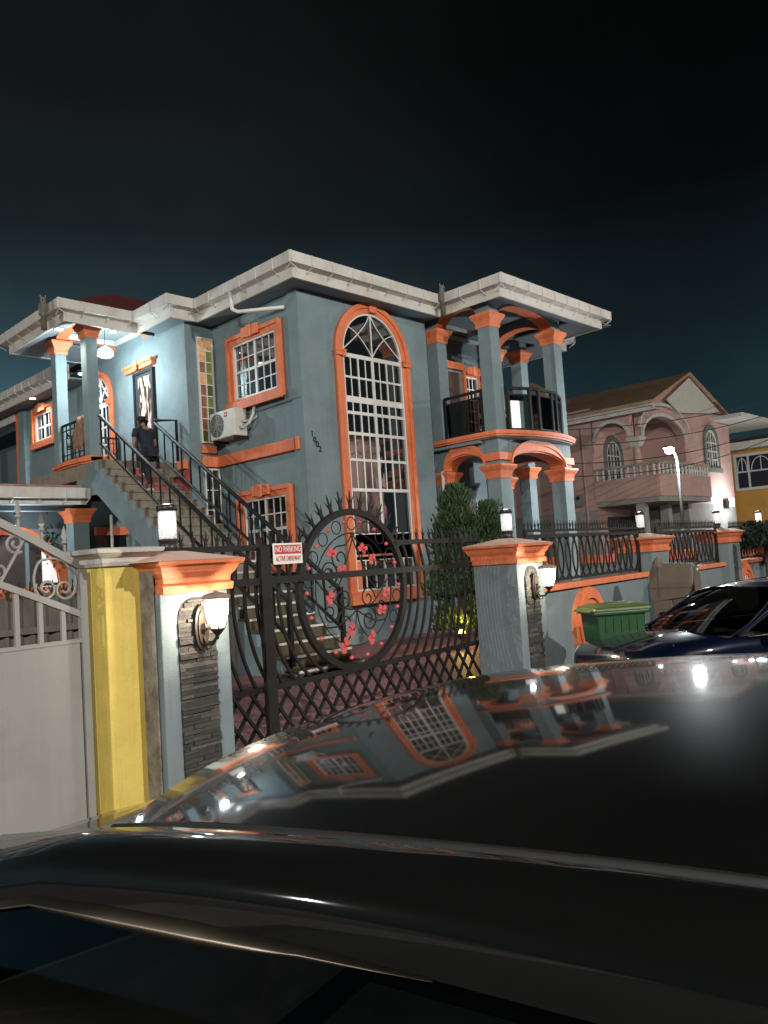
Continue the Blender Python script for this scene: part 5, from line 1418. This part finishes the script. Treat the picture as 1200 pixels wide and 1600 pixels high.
pp('roof', MB().add([(28.4, 13.2, 6.92), (33.9, 13.9, 8.86), (33.9, 24, 8.86), (28.4, 24, 6.92), (38.2, 13.9, 7.25), (38.2, 24, 7.25), (28.4, 13.2, 6.82), (33.9, 13.9, 8.74), (33.9, 24, 8.74), (28.4, 24, 6.82), (38.2, 13.9, 7.13), (38.2, 24, 7.13)],
   [(0, 1, 2, 3), (1, 4, 5, 2), (6, 9, 8, 7), (7, 8, 11, 10), (0, 6, 7, 1), (1, 7, 10, 4), (0, 3, 9, 6), (4, 10, 11, 5), (3, 2, 8, 9), (2, 5, 11, 8)]), tileb)
pp('roof', MB().add([(28.5, 17.5, 7.0), (36, 17.5, 7.0), (36, 27, 7.0), (28.5, 27, 7.0), (31.5, 20.5, 9.5), (33, 23, 9.5)], [(0, 1, 4), (1, 5, 4), (1, 2, 5), (2, 3, 5), (3, 4, 5), (3, 0, 4)]), tileb)
eaves([(28.45, 24), (28.45, 13.25)], 6.95, 1, .5, pp, .9, pinkm, low=.34)
# veranda: arches, column, balcony
n = 22; lo = arc(31.4, 5.75, 1.95, .95, PI, 0, n)
pp('front_arch', MB().band(lo, [(p[0], 7.05) for p in lo], 1, 14.2, 14.5), pinkm)
pp('arch_moulding', MB().band(arc(31.4, 5.75, 1.95, .95, PI, 0, n), arc(31.4, 5.75, 2.08, 1.09, PI, 0, n), 1, 14.12, 14.198).band(arc(31.5, 6.1, 2.25, 1.05, PI, 0, n), arc(31.5, 6.1, 2.36, 1.17, PI, 0, n), 1, 14.10, 14.198), dimw)
lo = arc(15.3, 5.8, .82, .75, PI, 0, n); pp('side_arch', MB().band(lo, [(p[0], 6.8) for p in lo], 0, 29.0, 29.3), pinkm)
pp('side_moulding', MB().band(arc(15.3, 5.8, .70, .62, PI, 0, n), arc(15.3, 5.8, .82, .75, PI, 0, n), 0, 28.93, 29.0), dimw)
c = pp('column', MB().lathe([(.2, 3.2), (.2, 3.4), (.16, 3.5), (.15, 5.3), (.17, 5.35)], 14, (29.2, 14.36, 0)), pinkm)
MB().taper(29.05, 29.35, 14.2, 14.52, 5.35, 28.9, 29.5, 14.05, 14.66, 5.72).obj('capital', dimw, c)
pp('balcony_floor', MB().prism([(29.0, 16.2), (29.0, 13.5), (31.2, 13.25), (33.5, 13.35), (33.5, 14.2), (33.4, 16.2)], 2, 3.1, 3.3), greyw)
par = [(29.0, 16.2), (29.0, 13.5), (31.2, 13.25), (33.5, 13.35), (33.5, 14.18)]
for (a, b) in zip(par[:-1], par[1:]):
    A, B = Vector((*a, 0)), Vector((*b, 0)); d = (B-A).normalized(); nn = Vector((-d.y, d.x, 0))*.06
    q = [A-nn, B-nn, B+nn, A+nn]
    w = pp('parapet', MB().prism([(p.x, p.y) for p in q], 2, 3.3, 4.15), pinkm)
    pp('balcony_rail', MB().prism([(p.x, p.y) for p in [A-nn*1.3, B-nn*1.3, B+nn*1.3, A+nn*1.3]], 2, 4.56, 4.66), pinkm if a[0] > 30 else greyw)
    k = max(2, int((B-A).length/.26))
    for i in range(k):
        p = A.lerp(B, (i+.5)/k)
        o = MB().lathe([(.07, 4.15), (.07, 4.19), (.04, 4.22), (.075, 4.30), (.07, 4.36), (.035, 4.44), (.06, 4.50), (.07, 4.56)], 8, (p.x, p.y, 0)).obj('baluster', dimw, w)
def pwin(face, c, hw, z0, zs, rz, name='arched_window'):
    ax, pl_ = face
    o1 = [(c+hw, z0)]+arc(c, zs, hw, rz, 0, PI, 16)+[(c-hw, z0)]
    o2 = [(c+hw*1.35, z0)]+arc(c, zs, hw*1.35, rz+hw*.4, 0, PI, 16)+[(c-hw*1.35, z0)]
    mb = MB(); fband(mb, face, o1, o2, 0, .07); fb(mb, face, c-hw*1.5, c+hw*1.5, z0-.2, z0, 0, .12); w = pp(name, mb, greenstone)
    mb = MB(); fprism(mb, face, o1, 0.002, .014); mb.obj('pane', dkglass, w)
    mb = MB()
    o3 = [(c+hw*.86, z0+.08)]+arc(c, zs, hw*.86, rz*.86, 0, PI, 16)+[(c-hw*.86, z0+.08)]
    fband(mb, face, o3, o1, .014, .05)
    for k in (-.43, 0, .43): fb(mb, face, c+hw*k-(.05 if k == 0 else .02), c+hw*k+(.05 if k == 0 else .02), z0+.05, zs+rz*(.78 if k else .9), .014, .045)
    for z in (z0+(zs-z0)*.33, z0+(zs-z0)*.66, zs): fb(mb, face, c-hw*.86, c+hw*.86, z-.03, z+.03, .014, .04)
    mb.obj('frame', dimw, w)
pwin(('Y', 14.2), 36.15, .62, 4.75, 5.9, .6)
pwin(('Y', 16.2), 30.7, .6, 3.5, 5.3, .65)
pp('canopy', MB().taper(36.5, 42.0, 12.9, 15.6, 6.95, 36.5, 42.0, 12.8, 15.7, 7.12), dimw)
pp('garage_opening', MB().box(29.8, 33.0, 16.0, 16.19, -.1, 2.7), mat('dark_opening', (.03, .03, .028), .9, .2, 2))
for x in (29.1, 31.2): pp('garage_post', MB().box(x, x+.35, 14.2, 14.55, -.1, 3.1), greyw)
for y in (16.6, 17.2, 17.9): pp('pipe', MB().tube([(28.93, y, .1), (28.93, y, 6.4)], .05, 6), pinkm)
m_ = pp('meter_box', MB().box(28.78, 28.95, 16.75, 17.05, 3.2, 3.7), mat('meter_grey', (.22, .22, .21), .6, .1, 5)); MB().ball((28.78, 16.9, 3.55), .09, 6).obj('meter_dial', dkglass, m_)
pp('side_step', MB().box(26.8, 29, 18, 22, -.1, 1.2), greyw)
# floodlight on its corner
fl = thing('floodlight', 'blinding white floodlight on the corner of the pink house', 'floodlight', (37.2, 14.0, 3.15))
MB().box(-.25, .25, -.12, .05, -.18, .18).obj('housing', cap_dark, fl); MB().box(-.25, .25, -.135, -.121, -.18, .18).obj('lens', emis('flood_glow', (.86, .94, 1), 60), fl)
pl('flood_beam', (36.9, 13.3, 3.2), 280, (.86, .94, 1), .2)
# yellow house beyond
ym = mat('ochre_paint', (.52, .26, .05), .8, .15, 1.5, .2, 30, dirt=(.3, .17, .05, .5), dscale=.5)
YH = Vector((44, 15, 0)); yh = thing('ochre_house', 'ochre yellow house with white framed window at the right picture edge', 'house', YH)
def yp(name, mb, m):
    o = mb.obj(name, m, yh); o.location = -YH; return o
yp('wall', MB().box(44, 56, 7, 24, -.1, 6.2), ym); yp('fascia', MB().box(43.4, 56.6, 6.4, 24.6, 6.2, 6.6), dimw)
yp('roof', MB().add([(43.4, 6.4, 6.6), (56.6, 6.4, 6.6), (56.6, 24.6, 6.6), (43.4, 24.6, 6.6), (50, 13, 7.6), (50, 18, 7.6)], [(0, 1, 4), (1, 2, 5, 4), (2, 3, 5), (3, 0, 4, 5)]), tileb)
YF_ = ('X', 44)
for y0, y1 in ((14.15, 15.95), (9.5, 11.3)):
    mb = MB(); fband(mb, YF_, rect_path(y0, y1, 4.15, 5.85), rect_path(y0-.14, y1+.14, 4.0, 6.0), 0, .1, True); w = yp('window', mb, dimw)
    mb = MB(); fb(mb, YF_, y0, y1, 4.15, 5.85, .002, .02); mb.obj('pane', bluglass, w)
    mb = MB(); fb(mb, YF_, (y0+y1)/2+.25, (y0+y1)/2+.35, 4.15, 5.85, .02, .06); fb(mb, YF_, y0, y1, 4.98, 5.06, .02, .055)
    for cc, rr in ((y0+.55, .5), (y1-.28, .25)):
        mb.tube([(43.95, p[0], p[1]) for p in arc(cc, 5.06, rr, .7, 0, PI, 10)], .025, 5); mb.tube([(43.95, cc, 5.06), (43.95, cc, 5.82)], .025, 5)
    mb.obj('frame', dimw, w)
# street lamp in the picture
SLX, SLY = 18.3, 8.0
sl_ = thing('street_lamp', 'slim grey street lamp with lit head in front of the pink balcony', 'street lamp', (SLX, SLY, 0))
polem = mat('lamp_pole', (.07, .075, .08), .5, .15, 8)
MB().tube([(0, 0, -.1), (0, 0, 3.3), (-.02, -.0, 3.45), (-.12, -.01, 3.58), (-.30, -.03, 3.68)], [.045, .036, .032, .028, .026], 8).obj('pole', polem, sl_)
h_ = MB().taper(-.62, -.28, -.10, .06, 3.70, -.60, -.30, -.08, .04, 3.76).obj('head', polem, sl_)
MB().box(-.60, -.32, -.085, .045, 3.675, 3.698).obj('lens', emis('street_glow', (.90, .96, 1), 70), sl_)
MB().ball((-.46, -.02, 3.66), .10, 9).obj('glare_ball', emis('street_glow2', (.90, .96, 1), 40), sl_)  # glowing ball added to imitate the glare around the lamp head
pl('street_beam', (SLX-.46, SLY-.05, 3.55), 900, (.90, .96, 1), .1)
MB().box(-.05, .05, -.05, .05, 1.6, 1.8).obj('fuse_box', polem, sl_)
# overhead wires crossing in front of the pink house
def cable(a, b, sag, label, r_=.016):
    A, B = Vector(a), Vector(b)
    pts = [A.lerp(B, i/24)+Vector((0, 0, -sag*4*(i/24)*(1-i/24))) for i in range(25)]
    tag(MB().tube(pts, r_, 5).obj('overhead_cable', mat('cable_black', (.015, .015, .016), .7, .1, 5)), label, 'cable', 'overhead cables by the pink house')
cable((15.75, 11.9, 4.6), (42, 9.0, 9.4), .9, 'upper overhead cable running from the blue house past the gable')
cable((15.75, 11.9, 4.2), (42, 9.3, 8.9), 1.0, 'overhead cable just below the upper one past the gable')
cable((15.75, 12.2, 3.9), (42, 9.6, 8.5), 1.3, 'overhead cable sagging across the pink arches')
cable((15.75, 12.2, 3.6), (42, 9.9, 8.1), 1.4, 'lowest overhead cable sagging across the balcony')
# things across the street that show only as reflections and as the light on the house
op = thing('opposite_house', 'pale pink house across the street mirrored in the tall window', 'house', (24, -14, 0))
MB().box(0, 8.6, -5, 3.5, -.1, 8.4).obj('wall', mat('opposite_pink', (.48, .30, .26), .8, .12, 2), op); MB().add([(-.6, -5.6, 8.4), (9.2, -5.6, 8.4), (9.2, 4.1, 8.4), (-.6, 4.1, 8.4), (3, -1, 10.4), (6, -1, 10.4)], [(0, 1, 5, 4), (1, 2, 5), (2, 3, 4, 5), (3, 0, 4), (0, 3, 2, 1)]).obj('roof', tileb, op)
for x in (.8, 3.6): MB().box(x, x+1.2, 3.5, 3.56, 1.2, 2.6).obj('window', dkglass, op)
for i, (x, y, h, wt) in enumerate(STREET):  # third and fourth are added lamps, brightening the house opposite and shadowed parts
    t = thing('street_light', ('tall street light on the near left side of the road behind the camera', 'tall street light across the road straight behind the camera', 'added unseen street light far to the right, lighting the house opposite', 'added unseen fill light on a pole far to the left')[i], 'street lamp', (x, y, -.2), 0, 'street lights behind the camera')
    MB().tube([(0, 0, 0), (0, 0, h-.4), (.1, .2, h-.1), (.3, .7, h+.1)], [.09, .07, .05, .045], 8).obj('pole', polem, t)
    MB().taper(.18, .42, .6, 1.15, h+.06, .22, .38, .65, 1.1, h+.16).obj('head', polem, t)
    MB().box(.20, .40, .62, 1.12, h+.035, h+.058).obj('lens', emis('street_glow_far', (1, .97, .92), 90), t)
    pl('street_beam', (x+.3, y+.87, h-.3), wt, (1, .96, .90), .12)
cbl = [(-14, -2.6, 6.6), (30, -2.2, 6.8)]
cable(cbl[0], cbl[1], .5, 'street cable on the near side of the road behind the camera', .02)
cable((-14, -2.6, 6.2), (30, -2.2, 6.4), .6, 'second street cable on the near side of the road behind the camera', .02)
